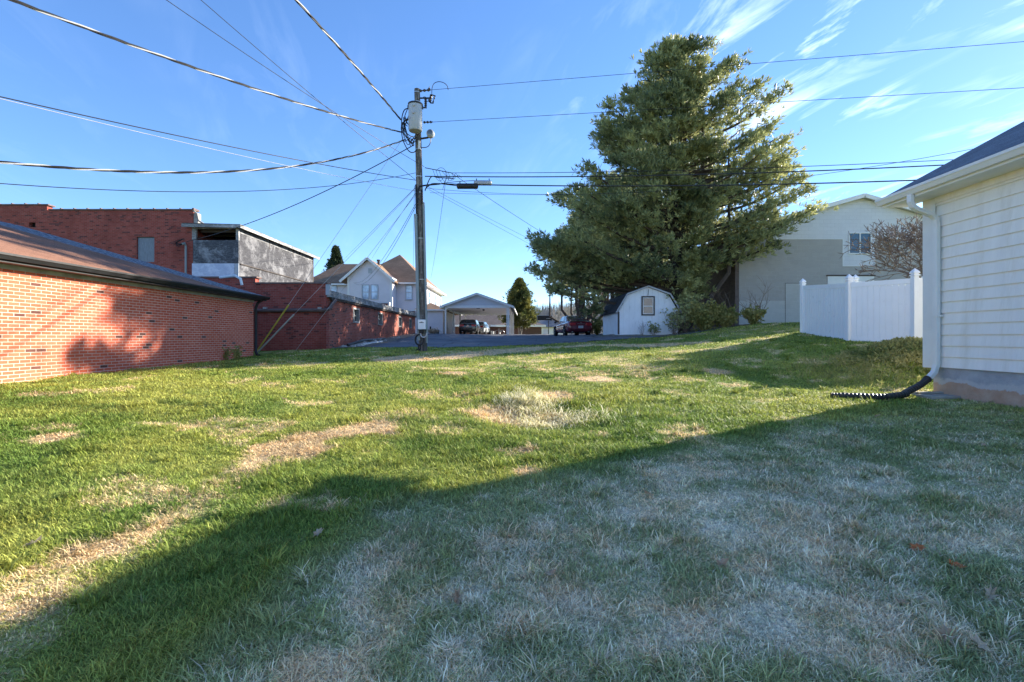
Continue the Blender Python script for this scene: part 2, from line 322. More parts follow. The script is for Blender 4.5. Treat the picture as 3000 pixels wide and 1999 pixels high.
ASPH = [(-6.35, 20.6), (-4.5, 19.6), (-2.5, 19.3), (0.3, 21.2), (3.6, 22.2), (6.6, 22.9), (10.0, 23.3), (10.0, 23.7), (7.2, 23.9), (5.0, 24.2), (4.4, 26.0), (4.6, 30), (7.5, 31), (8, 46), (9, 60), (-7.3, 62), (-6.3, 46), (-6.4, 38), (-6.5, 30)]
def px2(pts): return [(ground_at(*p).x, ground_at(*p).y) for p in pts]
DRY_LINE = px2([(-150, 1860), (0, 1790), (230, 1650), (420, 1560), (600, 1450), (700, 1390), (850, 1320), (950, 1285), (1080, 1262)])
DRY_FAR = px2([(1180, 1052), (1330, 1046), (1450, 1032), (1600, 1020), (1750, 1012), (1900, 1014), (2020, 1006)])
DRY_BL = [(*px2([(1480, 1225)])[0], .55), (*px2([(1590, 1240)])[0], .35), (*px2([(1410, 1215)])[0], .25), (*px2([(1620, 1160)])[0], .35), (*px2([(1540, 1325)])[0], .13), (*px2([(1545, 1385)])[0], .16), (*px2([(1330, 1095)])[0], .35), (*px2([(1750, 1110)])[0], .4), (*px2([(2100, 1090)])[0], .3), (*px2([(150, 1290)])[0], .18)]
def masks(x, y):
    n1 = fbm(x, y, 1.3, 3); n2 = fbm(x, y, 5.0, 11, 3); wob = (fbm(x, y, 1.6, 21) - .5)
    wd = 0.13 + 0.008 * np.hypot(x, y)
    d = np.exp(-((segdist(x, y, DRY_LINE) + wob * .8) / (wd * 1.5)) ** 2) * np.clip((fbm(x, y, 1.3, 77) - .33) * 8, .42, 1) * 1.15
    d = np.maximum(d, np.exp(-((segdist(x, y, DRY_FAR) + wob * .8) / .60) ** 2) * np.clip((fbm(x, y, .8, 5) - .30) * 6, 0.4, 1) * 1.2)
    for bx, by, r in DRY_BL: d = np.maximum(d, np.exp(-((np.hypot(x - bx, y - by) + wob * r * 1.4) / r) ** 2))
    d = np.maximum(d, np.clip((n1 - .57) * 3.0, 0, .32)); d = np.clip(d * (0.7 + 0.9 * n2), 0, 1)
    # frost in the house-shadow wedge; this mask also paints the shaded lawn lighter
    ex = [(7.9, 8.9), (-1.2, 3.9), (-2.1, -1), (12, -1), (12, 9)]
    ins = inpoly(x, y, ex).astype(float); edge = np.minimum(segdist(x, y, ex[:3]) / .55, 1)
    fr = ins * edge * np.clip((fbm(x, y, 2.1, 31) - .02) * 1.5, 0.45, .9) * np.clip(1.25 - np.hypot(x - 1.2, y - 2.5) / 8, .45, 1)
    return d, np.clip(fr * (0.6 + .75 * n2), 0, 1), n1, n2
def grasscol(x, y, jit=None):
    d, fr, n1, n2 = masks(x, y); blade = jit is not None; n = len(x); rg = np.random.default_rng(n % 97)
    ga = np.array([.23, .31, .055]); gb = np.array([.45, .46, .10]); gd = np.array([.11, .22, .045])
    jj = jit if blade else np.zeros_like(x); hf = vnoise(x, y, 14, 71) * .5 + vnoise(x, y, 33, 72) * .5
    t = np.clip((fbm(x, y, .55, 41) - .35) * 3 + (hf - .5) * .9 + jj * .3, 0, 1)[:, None]; c = ga * (1 - t) + gb * t
    lush = np.clip((fbm(x, y, 1.9, 51) - .5) * 5, 0, 1)[:, None] * .4; c = c * (1 - lush) + gd * lush
    th = .55 * hf + .45 * (rg.random(n) if blade else hf)                   # dead and frosted blades are picked one by one, clump by clump
    sel = lambda p, k: np.clip((p - th) * k + .5 * (p > .02), 0, 1)
    dr = np.array([.84, .64, .36]) * (0.7 + .5 * n2[:, None]); dd = sel(np.clip(d * 1.15, 0, 1) + .06, 5 if blade else 2.5)[:, None]; c = c * (1 - dd) + dr * dd
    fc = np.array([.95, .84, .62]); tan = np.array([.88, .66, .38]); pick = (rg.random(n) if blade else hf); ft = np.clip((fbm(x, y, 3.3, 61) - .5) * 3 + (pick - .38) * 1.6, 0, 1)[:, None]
    fcc = fc * (1 - ft) + tan * ft; ff = sel(fr * .76, 7 if blade else 2)[:, None]; gs = np.array([.48, .50, .26]) ; sh = np.clip(fr * 1.5, 0, .8)[:, None]; c = c * (1 - sh) + gs * sh; c = c * (1 - ff) + fcc * ff  # frost and grey-green tones also lift and warm the shade within the colour
    return c * (0.85 + 0.3 * n1[:, None])

# ------------------------------------------------------------------ materials
M = {}
M['brick_orange'] = brick('brick_orange', (.60, .115, .058), (.70, .17, .095), (.76, .60, .50), mort=.0105, dark=(.10, .055, .045), darkp=.035, stain=.12)
M['brick_dark'] = brick('brick_dark', (.30, .062, .045), (.40, .10, .075), (.30, .20, .17), bw=.21, bh=.072, mort=.009, dark=(.14, .045, .04), darkp=.08, stain=.5)
M['brick_mid'] = brick('brick_mid', (.34, .085, .055), (.45, .13, .09), (.42, .30, .26), bw=.21, bh=.072, mort=.011, dark=(.09, .05, .045), darkp=.10, stain=.45)
M['brick_brown'] = brick('brick_brown', (.13, .055, .045), (.18, .08, .06), (.2, .16, .14), stain=.3)
M['block_grey'] = brick('block_grey', (.40, .385, .36), (.43, .41, .385), (.46, .45, .43), bw=.42, bh=.21, mort=.014, stain=.08)
M['block_white'] = brick('block_white', (.66, .67, .70), (.70, .71, .74), (.60, .61, .64), bw=.42, bh=.21, mort=.008, stain=.06)
M['block_pale'] = brick('block_pale', (.50, .50, .47), (.54, .535, .50), (.58, .57, .55), bw=.42, bh=.21, mort=.014, stain=.10)
M['brick_soot'] = brick('brick_soot', (.15, .115, .105), (.20, .155, .14), (.24, .21, .2), stain=.3)
M['roof_brown'] = shingle('roof_brown', (.17, .085, .055), (.25, .13, .085), strip=True)
M['roof_house'] = shingle('roof_house', (.16, .10, .065), (.23, .15, .10), bw=.35, bh=.2)
M['roof_grey'] = shingle('roof_grey', (.10, .11, .13), (.16, .175, .20))
M['roof_black'] = shingle('roof_black', (.035, .037, .042), (.06, .062, .07))
M['black_metal'] = plain('black_metal', (.022, .022, .024), .45, .3)
M['coping'] = plain('coping', (.14, .09, .08), .6, .4, 2)
M['concrete'] = plain('concrete', (.38, .36, .33), .9, .25, 2.5, bump=.5, dirt=(.2, .17, .14))
M['white_trim'] = plain('white_trim', (.74, .74, .73), .45, .05, 2)
M['grey_trim'] = plain('grey_trim', (.40, .42, .45), .6, .15, 2)
M['vinyl'] = siding('vinyl', (.76, .78, .83), .155, .06, axis=0)
M['vinyl_plain'] = plain('vinyl_plain', (.84, .85, .86), .35, .03, 2)
M['lap_white'] = plain('lap_white', (.84, .81, .76), .5, .05, 1.1, bump=.15, streak=True, dirt=(.70, .66, .58))
M['lap_lilac'] = siding('lap_lilac', (.72, .69, .74), .12, .12)
M['lap_carport'] = siding('lap_carport', (.62, .63, .68), .13, .18)
M['shed_white'] = siding('shed_white', (.80, .83, .86), .30, .03, dirt=(.55, .57, .6), axis=0)
M['ply_dark'] = wood('ply_dark', (.14, .145, .16), (.04, .042, .05), (.30, .31, .33), 1.3, (1.2, 5, 1))
M['ply_grey'] = wood('ply_grey', (.10, .10, .11), (.03, .03, .034), (.22, .22, .23), 1.0, (1.2, 7, 1))
M['ply_streak'] = wood('ply_streak', (.30, .30, .31), (.07, .07, .075), (.46, .46, .46), 1.6, (7, .9, 1))
M['ply_blue'] = wood('ply_blue', (.55, .60, .72), (.38, .43, .56), (.64, .68, .78), 1.4, (1, 7, 1))
M['board_grey'] = wood('board_grey', (.27, .30, .34), (.17, .19, .22), None, 1.2, (7, .8, 1))
M['old_fascia'] = wood('old_fascia', (.33, .33, .32), (.12, .12, .12), (.52, .51, .49), 1.2, (1, 5, 1))
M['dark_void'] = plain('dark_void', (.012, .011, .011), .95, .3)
M['dark_wood'] = wood('dark_wood', (.12, .10, .09), (.05, .045, .04), None, 2, (3, 3, 1))
M['pole_wood'] = wood('pole_wood', (.17, .155, .14), (.045, .04, .038), (.28, .26, .23), 1.6, (9, .8, 1))
M['bark'] = wood('bark', (.13, .10, .08), (.045, .036, .03), None, 2.5, (3, 1, 1))
M['twig'] = plain('twig', (.20, .15, .12), .85, .3, 4)
M['twig_pale'] = plain('twig_pale', (.34, .30, .26), .85, .3, 4)
M['trans_grey'] = plain('trans_grey', (.42, .44, .47), .4, .08, 3, spec=.5)
M['conduit'] = plain('conduit', (.26, .31, .32), .5, .12, 2)
M['steel'] = plain('steel', (.45, .46, .47), .35, .15, 5, metal=.7)
M['cable'] = plain('cable', (.018, .018, .02), .5, .3, 3)
M['cable_pale'] = plain('cable_pale', (.46, .46, .47), .5, .2, 3)
M['porcelain'] = plain('porcelain', (.05, .035, .03), .25, .2, 3, spec=.6)
M['yellow'] = plain('yellow_guard', (.55, .42, .06), .5, .15, 3)
M['guard_grey'] = plain('guard_grey', (.42, .42, .38), .5, .15, 3)
M['pipe_black'] = plain('pipe_black', (.03, .028, .028), .45, .25, 4, spec=.5)
M['glass'] = glass('glass'); M['glass_teal'] = glass('glass_teal', (.01, .03, .045)); M['glass_grey'] = glass('glass_grey', (.055, .06, .06), .2)
M['tyre'] = plain('tyre', (.02, .02, .02), .85, .2); M['rim'] = plain('rim', (.5, .5, .52), .3, .1, metal=.8)
M['foliage_pine'] = leafy('foliage_pine', (.14, .175, .08), (.49, .49, .21), .42, .5, .4)
M['foliage_cedar'] = leafy('foliage_cedar', (.06, .085, .03), (.26, .24, .06), .3, .8)
M['foliage_spruce'] = leafy('foliage_spruce', (.035, .055, .035), (.09, .11, .05), .2, .8)
M['foliage_weed'] = leafy('foliage_weed', (.20, .22, .06), (.50, .44, .16), .4, 1.5)
M['foliage_ivy'] = leafy('foliage_ivy', (.15, .20, .06), (.42, .38, .15), .35, 1.5)
M['dry_leaf'] = leafy('dry_leaf', (.38, .24, .14), (.62, .50, .36), .2, 6); M['orange_leaf'] = leafy('orange_leaf', (.55, .14, .04), (.6, .2, .07), .2, 6)
def asphalt():
    t = NT('asphalt', .9, .2); a = t.mix(t.rng(t.noise(t.pos, .6, 6), .35, .65), (.10, .105, .12), (.17, .175, .19))
    a = t.mix(t.rng(t.noise(t.pos, 60, 3), .5, .75, 0, .5), a, (.2, .2, .2)); vo = t.N.new('ShaderNodeTexVoronoi'); vo.feature = 'DISTANCE_TO_EDGE'; vo.inputs['Scale'].default_value = .35
    nn = t.N.new('ShaderNodeVectorMath'); nn.operation = 'ADD'; nz = t.N.new('ShaderNodeTexNoise'); nz.inputs['Scale'].default_value = .8; t.L.new(t.pos, nz.inputs['Vector']); t.L.new(t.pos, nn.inputs[0]); t.L.new(nz.outputs['Color'], nn.inputs[1]); t.L.new(nn.outputs[0], vo.inputs['Vector'])
    a = t.mix(t.rng(vo.outputs['Distance'], 0, .012), (.025, .025, .028), a); t.col(a); t.bump(t.noise(t.pos, 80, 4), .5, .01); return t.m
M['asphalt'] = asphalt()
def gravelmat():
    t = NT('gravel', .95, .1); t.col(t.mix(t.rng(t.noise(t.pos, 14, 6), .4, .65), (.10, .09, .075), (.33, .30, .25))); t.bump(t.noise(t.pos, 25, 5), .8, .03); return t.m
M['gravel'] = gravelmat()
def foundation():
    t = NT('foundation_wall', .92, .15); sp = t.N.new('ShaderNodeSeparateXYZ'); t.L.new(t.pos, sp.inputs[0]); zz = t.math('ADD', sp.outputs[2], t.math('MULTIPLY', t.noise(t.uv, 2.2, 7, .65), -.42))
    c = t.mix(t.rng(t.noise(t.uv, 3, 6), .35, .65), (.30, .32, .35), (.42, .43, .45)); red = t.mix(t.rng(t.noise(t.uv, 4, 6), .3, .7), (.42, .27, .18), (.52, .39, .29))
    c = t.mix(t.rng(zz, .455, .475), red, c); band = t.math('MULTIPLY', t.rng(zz, .45, .47), t.rng(zz, .56, .52)); c = t.mix(band, c, (.50, .49, .47))
    t.col(c); t.bump(t.noise(t.uv, 7, 8, .7), .8, .03); return t.m
M['foundation'] = foundation()
M['grass'] = attrmat('grass_blade', .30, .6); M['soil'] = attrmat('lawn_soil', 0, .95, True)

# ------------------------------------------------------------------ ground, asphalt, gravel, hill
def ground():
    xs = np.concatenate([[-900, -400, -200, -120, -80], np.arange(-60, -14, 2.0), np.arange(-14, 13, .16), np.arange(13, 60, 2.0), [60, 80, 120, 200, 400, 900]])
    ys = np.concatenate([[-300, -120, -60, -30], np.arange(-16, 0, 1.0), np.arange(0, 14, .14), np.arange(14, 26, .22), np.arange(26, 70, 1.0), np.arange(70, 130, 4.0), [130, 180, 260, 400, 900]])
    xx, yy = np.meshgrid(xs, ys); x = xx.ravel(); y = yy.ravel(); z = gnp(x, y)
    z = z - 0.10 * inpoly(x, y, ASPH) - np.clip(y - 130, 0, 600) * .01
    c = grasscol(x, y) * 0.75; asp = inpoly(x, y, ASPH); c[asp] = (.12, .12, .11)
    dirt = (y > 20.5) & ~asp & (x > -12) & (x < 14) & (y < 30); c[dirt] = c[dirt] * .6 + np.array([.16, .12, .08]) * .4
    nx, ny = len(xs), len(ys); i, j = np.meshgrid(np.arange(nx - 1), np.arange(ny - 1)); a = (j * nx + i).ravel()
    F4 = np.c_[a, a + 1, a + 1 + nx, a + nx]; o = npmesh('ground', np.c_[x, y, z], F4, M['soil'], k=4, col=c, smooth=True); tag(o, 'lawn ground rising gently towards the back', 'ground', kind='structure')
ground()
def sheet(name, poly, mat, lift, step, label, cat):
    px_ = [p[0] for p in poly]; py_ = [p[1] for p in poly]; xs = np.arange(min(px_), max(px_) + step, step); ys = np.arange(min(py_), max(py_) + step, step)
    xx, yy = np.meshgrid(xs, ys); nx, ny = len(xs), len(ys); i, j = np.meshgrid(np.arange(nx - 1), np.arange(ny - 1)); a = (j * nx + i).ravel(); cx = xs[i.ravel()] + step / 2; cy = ys[j.ravel()] + step / 2
    k = inpoly(cx, cy, poly); a = a[k]; x = xx.ravel(); y = yy.ravel(); z = gnp(x, y)
    o = npmesh(name, np.c_[x, y, z + lift], np.c_[a, a + 1, a + 1 + nx, a + nx], mat, k=4, smooth=True); tag(o, label, cat, kind='structure'); return o
sheet('parking_lot', ASPH, M['asphalt'], .015, .25, 'worn dark asphalt lot behind the lawn', 'asphalt')
sheet('gravel_strip', [(-7.6, 20.2), (-6.2, 20.3), (-6.35, 30), (-6.2, 46), (-7.6, 46)], M['gravel'], .03, .2, 'strip of gravel and dirt along the low brick wall', 'gravel')
sheet('dirt_patch', [(4.0, 24.2), (5.0, 23.9), (9.8, 23.6), (12, 24.0), (12, 26), (5.2, 26)], M['gravel'], .02, .2, 'bare dirt strip at the foot of the white shed', 'dirt')

# ------------------------------------------------------------------ lawn grass
def lawn():
    def blades(n, ymin, ymax, power, hgt, wid, seed, long_=False, region=None):
        rg = np.random.default_rng(seed)
        u = rg.random(n); y = (ymin ** (1 - power) + u * (ymax ** (1 - power) - ymin ** (1 - power))) ** (1 / (1 - power)) if power != 1 else ymin * (ymax / ymin) ** u
        x = (rg.random(n) * 2 - 1) * (1.12 * y + .6)
        if region is not None: x, y = region(rg, n)
        k = (x > -9.22) & (x < 13) & ~inpoly(x, y, ASPH) & ~((x > 7.95) & (y < 9.15)) & ~((x > 5.2) & (x < 8.8) & (y > 24.5)) & ~((y > 18.5) & (x < -7.0) & (y > 19.9)) & ~((y > 24.2) & (x > 4)) & ~((y > 20.1) & (x < -6.1))
        k &= (np.abs(x) < 1.12 * y + .8); x = x[k]; y = y[k]; n = len(x)
        # tufted: pull blades towards the centres of small clumps
        cx = np.round(x / .045) * .045 + (vnoise(x, y, 22, 9) - .5) * .03; cy = np.round(y / .045) * .045 + (vnoise(x, y, 22, 10) - .5) * .03
        q = rg.random(n) * .35; x = x + (cx - x) * q; y = y + (cy - y) * q
        z = gnp(x, y) - .004
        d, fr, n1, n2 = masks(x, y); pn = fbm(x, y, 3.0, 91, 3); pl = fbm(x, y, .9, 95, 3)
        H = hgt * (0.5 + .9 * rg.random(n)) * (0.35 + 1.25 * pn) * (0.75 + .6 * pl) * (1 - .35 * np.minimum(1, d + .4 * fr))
        lush = np.exp(-((np.hypot(x - .2, y - 7.6) / 1.7) ** 2)); H = H * (1 + .8 * lush)
        az = rg.random(n) * 2 * np.pi + 1.2 * np.sin(x * 3) ; lean = (0.5 + 1.5 * rg.random(n) ** 1.1) * (1 + .5 * fr + .6 * d)
        lean = np.minimum(lean, 2.2)
        if long_: az = 3.6 + rg.normal(0, .55, n) + 2.2 * fbm(x, y, 1.6, 8); lean = 1.3 + 2.2 * rg.random(n)
        wd = wid(y) * (0.7 + .6 * rg.random(n)); dx, dy = np.cos(az), np.sin(az); sx, sy = -dy, dx
        ch = H / np.sqrt(1 + lean ** 2); cl = ch * lean
        b = np.c_[x, y, z]; S2 = np.c_[sx, sy, np.zeros(n)] * (wd / 2)[:, None]; D = np.c_[dx, dy, np.zeros(n)]
        mid = b + D * (cl * .38)[:, None] + np.c_[np.zeros((n, 2)), ch * .66]; tip = b + D * cl[:, None] + np.c_[np.zeros((n, 2)), ch]
        V = np.stack([b - S2, b + S2, mid + S2 * .8, mid - S2 * .8, tip], 1)
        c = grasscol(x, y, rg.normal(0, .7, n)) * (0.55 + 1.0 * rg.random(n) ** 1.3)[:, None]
        if long_: q_ = (rg.random(n) > .25)[:, None]; c = (np.array([.95, .90, .70]) * q_ + np.array([.60, .58, .26]) * (1 - q_)) * (0.75 + .5 * rg.random(n))[:, None]
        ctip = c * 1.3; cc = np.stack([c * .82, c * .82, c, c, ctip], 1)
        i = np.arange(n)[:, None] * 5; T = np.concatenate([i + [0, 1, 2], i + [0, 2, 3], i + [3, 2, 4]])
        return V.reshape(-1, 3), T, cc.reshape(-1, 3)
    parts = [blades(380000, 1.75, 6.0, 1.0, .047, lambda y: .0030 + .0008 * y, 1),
             blades(300000, 5.0, 12, 1.0, .050, lambda y: .0030 + .0010 * y, 2),
             blades(190000, 11, 25, 1.0, .052, lambda y: .0030 + .0011 * y, 3)]
    def rgn(rg, n):
        a = rg.normal(0, 1, n); b = rg.normal(0, 1, n); w_ = rg.random(n) < .55; return np.where(w_, .28 + a * .22, .62 + a * .36), np.where(w_, 8.2 + b * .42, 7.25 + b * .26)
    parts.append(blades(5200, 6, 9, 1.0, .15, lambda y: .009 + 0 * y, 4, True, rgn))
    def rgc(rg, n):
        m_ = n // 55; cy = 1.9 * (19 / 1.9) ** rg.random(m_); cx = (rg.random(m_) * 2 - 1) * (1.1 * cy + .4); i = rg.integers(0, m_, n); r = rg.random(n) ** .5 * (.03 + .05 * rg.random(m_)[i]) * (1 + .05 * cy[i]); a = rg.random(n) * 2 * np.pi
        return cx[i] + r * np.cos(a), cy[i] + r * np.sin(a)
    parts.append(blades(26000, 1.9, 19, 1.0, .10, lambda y: .0038 + .0009 * y, 6, False, rgc))
    V = []; T = []; C = []; k = 0
    for v, t, c in parts: V.append(v); T.append(t + k); C.append(c); k += len(v)
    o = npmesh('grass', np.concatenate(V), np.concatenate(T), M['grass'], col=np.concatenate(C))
    tag(o, 'short winter lawn grass with dry brown and frosty patches, painted lighter in the house shade', 'grass', kind='stuff')
lawn()

# ------------------------------------------------------------------ generic building parts
def window(parent, wall, a0, a1, z0, z1, frame=.06, depth=.05, fm=None, gm=None, mull='h', sill=False, shade=None):
    """window on a wall: wall = ('y', Y, -1) facing -y, or ('x', X, +1) facing +x"""
    ax, c, sg = wall; fm = fm or M['white_trim']; gm = gm or M['glass']
    def bx(mb, p0, p1, q0, q1, d0, d1):
        lo, hi = sorted((c + sg * d0, c + sg * d1))
        return mb.box(p0, p1, lo, hi, q0, q1) if ax == 'y' else mb.box(lo, hi, p0, p1, q0, q1)
    f = MB(); bx(f, a0 - frame, a1 + frame, z1, z1 + frame, -.02, depth); bx(f, a0 - frame, a1 + frame, z0 - frame, z0, -.02, depth)
    bx(f, a0 - frame, a0, z0, z1, -.02, depth); bx(f, a1, a1 + frame, z0, z1, -.02, depth)
    if mull == 'h': zm = (z0 + z1) / 2; bx(f, a0, a1, zm - .03, zm + .03, -.02, depth * .7)
    if mull == 'v': am = (a0 + a1) / 2; bx(f, am - .03, am + .03, z0, z1, -.02, depth * .8)
    w = f.build('window', fm, parent); gl = MB(); bx(gl, a0, a1, z0, z1, -.01, .006); gl.build('pane', gm, w)
    if sill: s_ = MB(); bx(s_, a0 - frame - .08, a1 + frame + .08, z0 - frame - .06, z0 - frame, -.02, depth + .08); s_.build('sill', fm, w)
    return w
def gutter(mb, a, b, w=.11, h=.11, out=1):                     # K-style trough along +-x facing 'out'
    (x, y0, z), (_, y1, _) = a, b
    prof = [(0, 0), (.0, -h), (out * w * .55, -h), (out * w * .85, -h * .5), (out * w, -h * .35), (out * w, 0), (out * (w - .012), 0), (out * (w - .012), -h * .3), (out * w * .5, -h + .012), (out * .012, -h + .012), (out * .012, 0)]
    n = len(prof); vs = [(x + p, y0, z + q) for p, q in prof] + [(x + p, y1, z + q) for p, q in prof]
    mb.add(vs, [(i, (i + 1) % n, (i + 1) % n + n, i + n) for i in range(n)] + [tuple(range(n - 1, -1, -1)), tuple(range(n, 2 * n))])

# ------------------------------------------------------------------ brick garage (left)
def garage():
    X1, X0, Y0, Y1 = -9.3, -17.6, 2.4, 17.4; t = thing('brick_garage', 'long orange brick garage with low hipped brown shingle roof on the left', 'garage', (X1, 10, g(X1, 10)))
    zt = EYE + 1.42; zb = -.1
    MB().box(X0, X1, Y0, Y1, zb, zt).build('wall', M['brick_orange'], t)
    ex, ez = .32, EYE + 1.50; sl = .35; a = [(X0 - ex, Y0 - ex), (X1 + ex, Y0 - ex), (X1 + ex, Y1 + ex), (X0 - ex, Y1 + ex)]
    hw = (X1 - X0) / 2 + ex; zr = ez + sl * hw; xm = (X0 + X1) / 2
    r = MB(); e = [(p[0], p[1], ez) for p in a]; r0 = (xm, Y0 - ex + hw, zr); r1 = (xm, Y1 + ex - hw, zr)
    v = e + [r0, r1]; r.add(v, [(1, 2, 5, 4), (0, 1, 4), (3, 0, 4, 5), (2, 3, 5)]); r.add([(p[0], p[1], ez - .02) for p in a], [(3, 2, 1, 0)])
    rf = r.build('roof', M['roof_brown'], t)
    f = MB(); f.box(X1 + ex - .03, X1 + ex - .003, Y0 - ex, Y1 + ex - .003, ez - .16, ez - .004); f.box(X0 - ex, X1 + ex - .03, Y1 + ex - .03, Y1 + ex - .003, ez - .16, ez - .004); f.build('fascia', M['black_metal'], t)
    gg = MB(); gutter(gg, (X1 + ex, Y0 - ex, ez - .005), (X1 + ex, Y1 + ex + .05, ez - .005)); gg.build('gutter', M['black_metal'], t)
    fr = MB(); fr.box(X1 + .003, X1 + .028, Y0, Y1, zt - .16, zt - .02); fr.build('frieze_board', M['concrete'], t)
    so_ = MB(); so_.box(X1 + .028, X1 + ex - .03, Y0 - ex, Y1 + ex - .03, ez - .16, ez - .13); so_.build('soffit', M['black_metal'], t)
    d = MB(); z0 = g(X1, Y1); d.tube([(X1 + ex - .03, Y1 + .08, ez - .12), (X1 + .12, Y1 + .06, ez - .25), (X1 + .06, Y1 + .05, ez - .42), (X1 + .06, Y1 + .05, z0 + .16), (X1 + .12, Y1 + .02, z0 + .04), (X1 + .24, Y1 - .05, z0 + .02)], .05, 8); d.build('downspout', M['black_metal'], t, True)
    vp = MB(); p = P(660, 818, 16.0); vp.tube([(p.x - .9, 17.2, p.z + .20), (p.x - .25, 17.0, p.z + .24), (p.x, 16.9, p.z + .12), (p.x + .05, 16.9, p.z - .1)], .045, 8); vp.build('vent_pipe', M['white_trim'], t, True)
garage()

# ------------------------------------------------------------------ two-storey brick building with boarded timber addition
def big_brick():
    Y = 25.0; t = thing('brick_building', 'tall dark red brick building with stepped parapet behind the garage', 'building', (-24, Y, g(-24, Y)))
    xr = P(565, 0, Y).x; zA = P(0, 617, Y).z; xs = P(138, 0, Y).x; zB = P(0, 606, Y).z
    w = MB(); hx0, hx1, hz0, hz1 = P(84, 0, Y).x, P(104, 0, Y).x, P(0, 666, Y).z, P(0, 652, Y).z
    wx0, wx1, wz0, wz1 = P(400, 0, Y).x, P(452, 0, Y).x, P(0, 768, Y).z, P(0, 694, Y).z
    def wall_with_holes(mb, x0, x1, z0, z1, holes, y0, y1):
        xsn = sorted({x0, x1, *[h[0] for h in holes], *[h[1] for h in holes]}); zsn = sorted({z0, z1, *[h[2] for h in holes], *[h[3] for h in holes]})
        for a, b in zip(xsn[:-1], xsn[1:]):
            run = None
            for c, d in zip(zsn[:-1], zsn[1:]):
                hole = any(h[0] <= a + 1e-6 and b - 1e-6 <= h[1] and h[2] <= c + 1e-6 and d - 1e-6 <= h[3] for h in holes)
                if not hole: mb.box(a, b, y0, y1, c, d)
    wall_with_holes(w, -38, xr, -.2, zA, [(hx0, hx1, hz0, hz1), (wx0, wx1, wz0, wz1)], Y, Y + .3)
    w.box(-38, xs, Y, Y + .3, zA, zB + .06); w.box(-38, -37.7, Y + .3, 33.5, -.2, zA); w.box(xr - .3, xr, Y + .3, 33.5, -.2, zA - .6)
    w.build('wall', M['brick_dark'], t)
    c = MB(); x = -38.1
    while x < xs: c.box(x, min(x + .62, xs + .1), Y - .05, Y + .36, zB + .061, zB + .13); c.box(min(x + .62, xs + .1), min(x + .68, xs + .12), Y - .07, Y + .38, zB + .061, zB + .17) if x + .68 < xs else 0; x += .685
    x = xs + .1
    while x < xr: c.box(x, min(x + .62, xr + .06), Y - .05, Y + .36, zA + .001, zA + .07); c.box(min(x + .62, xr), min(x + .68, xr + .1), Y - .07, Y + .38, zA + .001, zA + .11); x += .685
    c.build('coping', M['coping'], t)
    MB().box(-37.7, xr - .3, Y + .3, 33.4, zA - .9, zA - .75).build('roof', M['dark_void'], t)
    MB().box(hx0, hx1, Y + .2, Y + .24, hz0, hz1).build('vent_opening', M['dark_void'], t)
    s = MB(); s.box(wx0 + .02, wx1 - .02, Y + .08, Y + .12, wz0, wz1 - .03); bo = s.build('boarded_window', M['board_grey'], t)
    MB().box(wx0 - .0, wx1, Y + .03, Y + .25, wz1 - .03, wz1).build('lintel', M['dark_wood'], t)
    q = MB(); q.tube([(xr, Y + .02, zA), (xr + .18, Y + .05, zA - .15), (xr + .24, Y + .1, zA - .5), (xr + .55, Y + .15, zA - .72)], .05, 6); q.box(xr + .01, xr + .2, Y + .05, Y + .35, zA - .85, zA - .12); q.build('flashing', M['concrete'], t)
    # electric mast with weatherhead
    m = MB(); p = P(549, 0, Y); zt = P(0, 722, Y).z; m.tube([(p.x, Y - .12, .8), (p.x, Y - .12, zt), (p.x - .02, Y - .2, zt + .12), (p.x - .05, Y - .32, zt + .06)], [.05, .05, .06, .06], 8)
    mo = m.build('service_mast', M['conduit'], t, True); lp = MB()
    for k in range(5): lp.tube([(p.x - .05, Y - .32, zt + .06), (p.x - .2 - .12 * k, Y - .4, zt - .12 + .05 * k), (p.x - .35 + .1 * k, Y - .35, zt + .12 + .05 * k), (p.x - .1, Y - .25, zt + .3)], .017, 5)
    lp.build('service_loop', M['cable'], mo, True)
    return xr, zA
XR, ZA = big_brick()
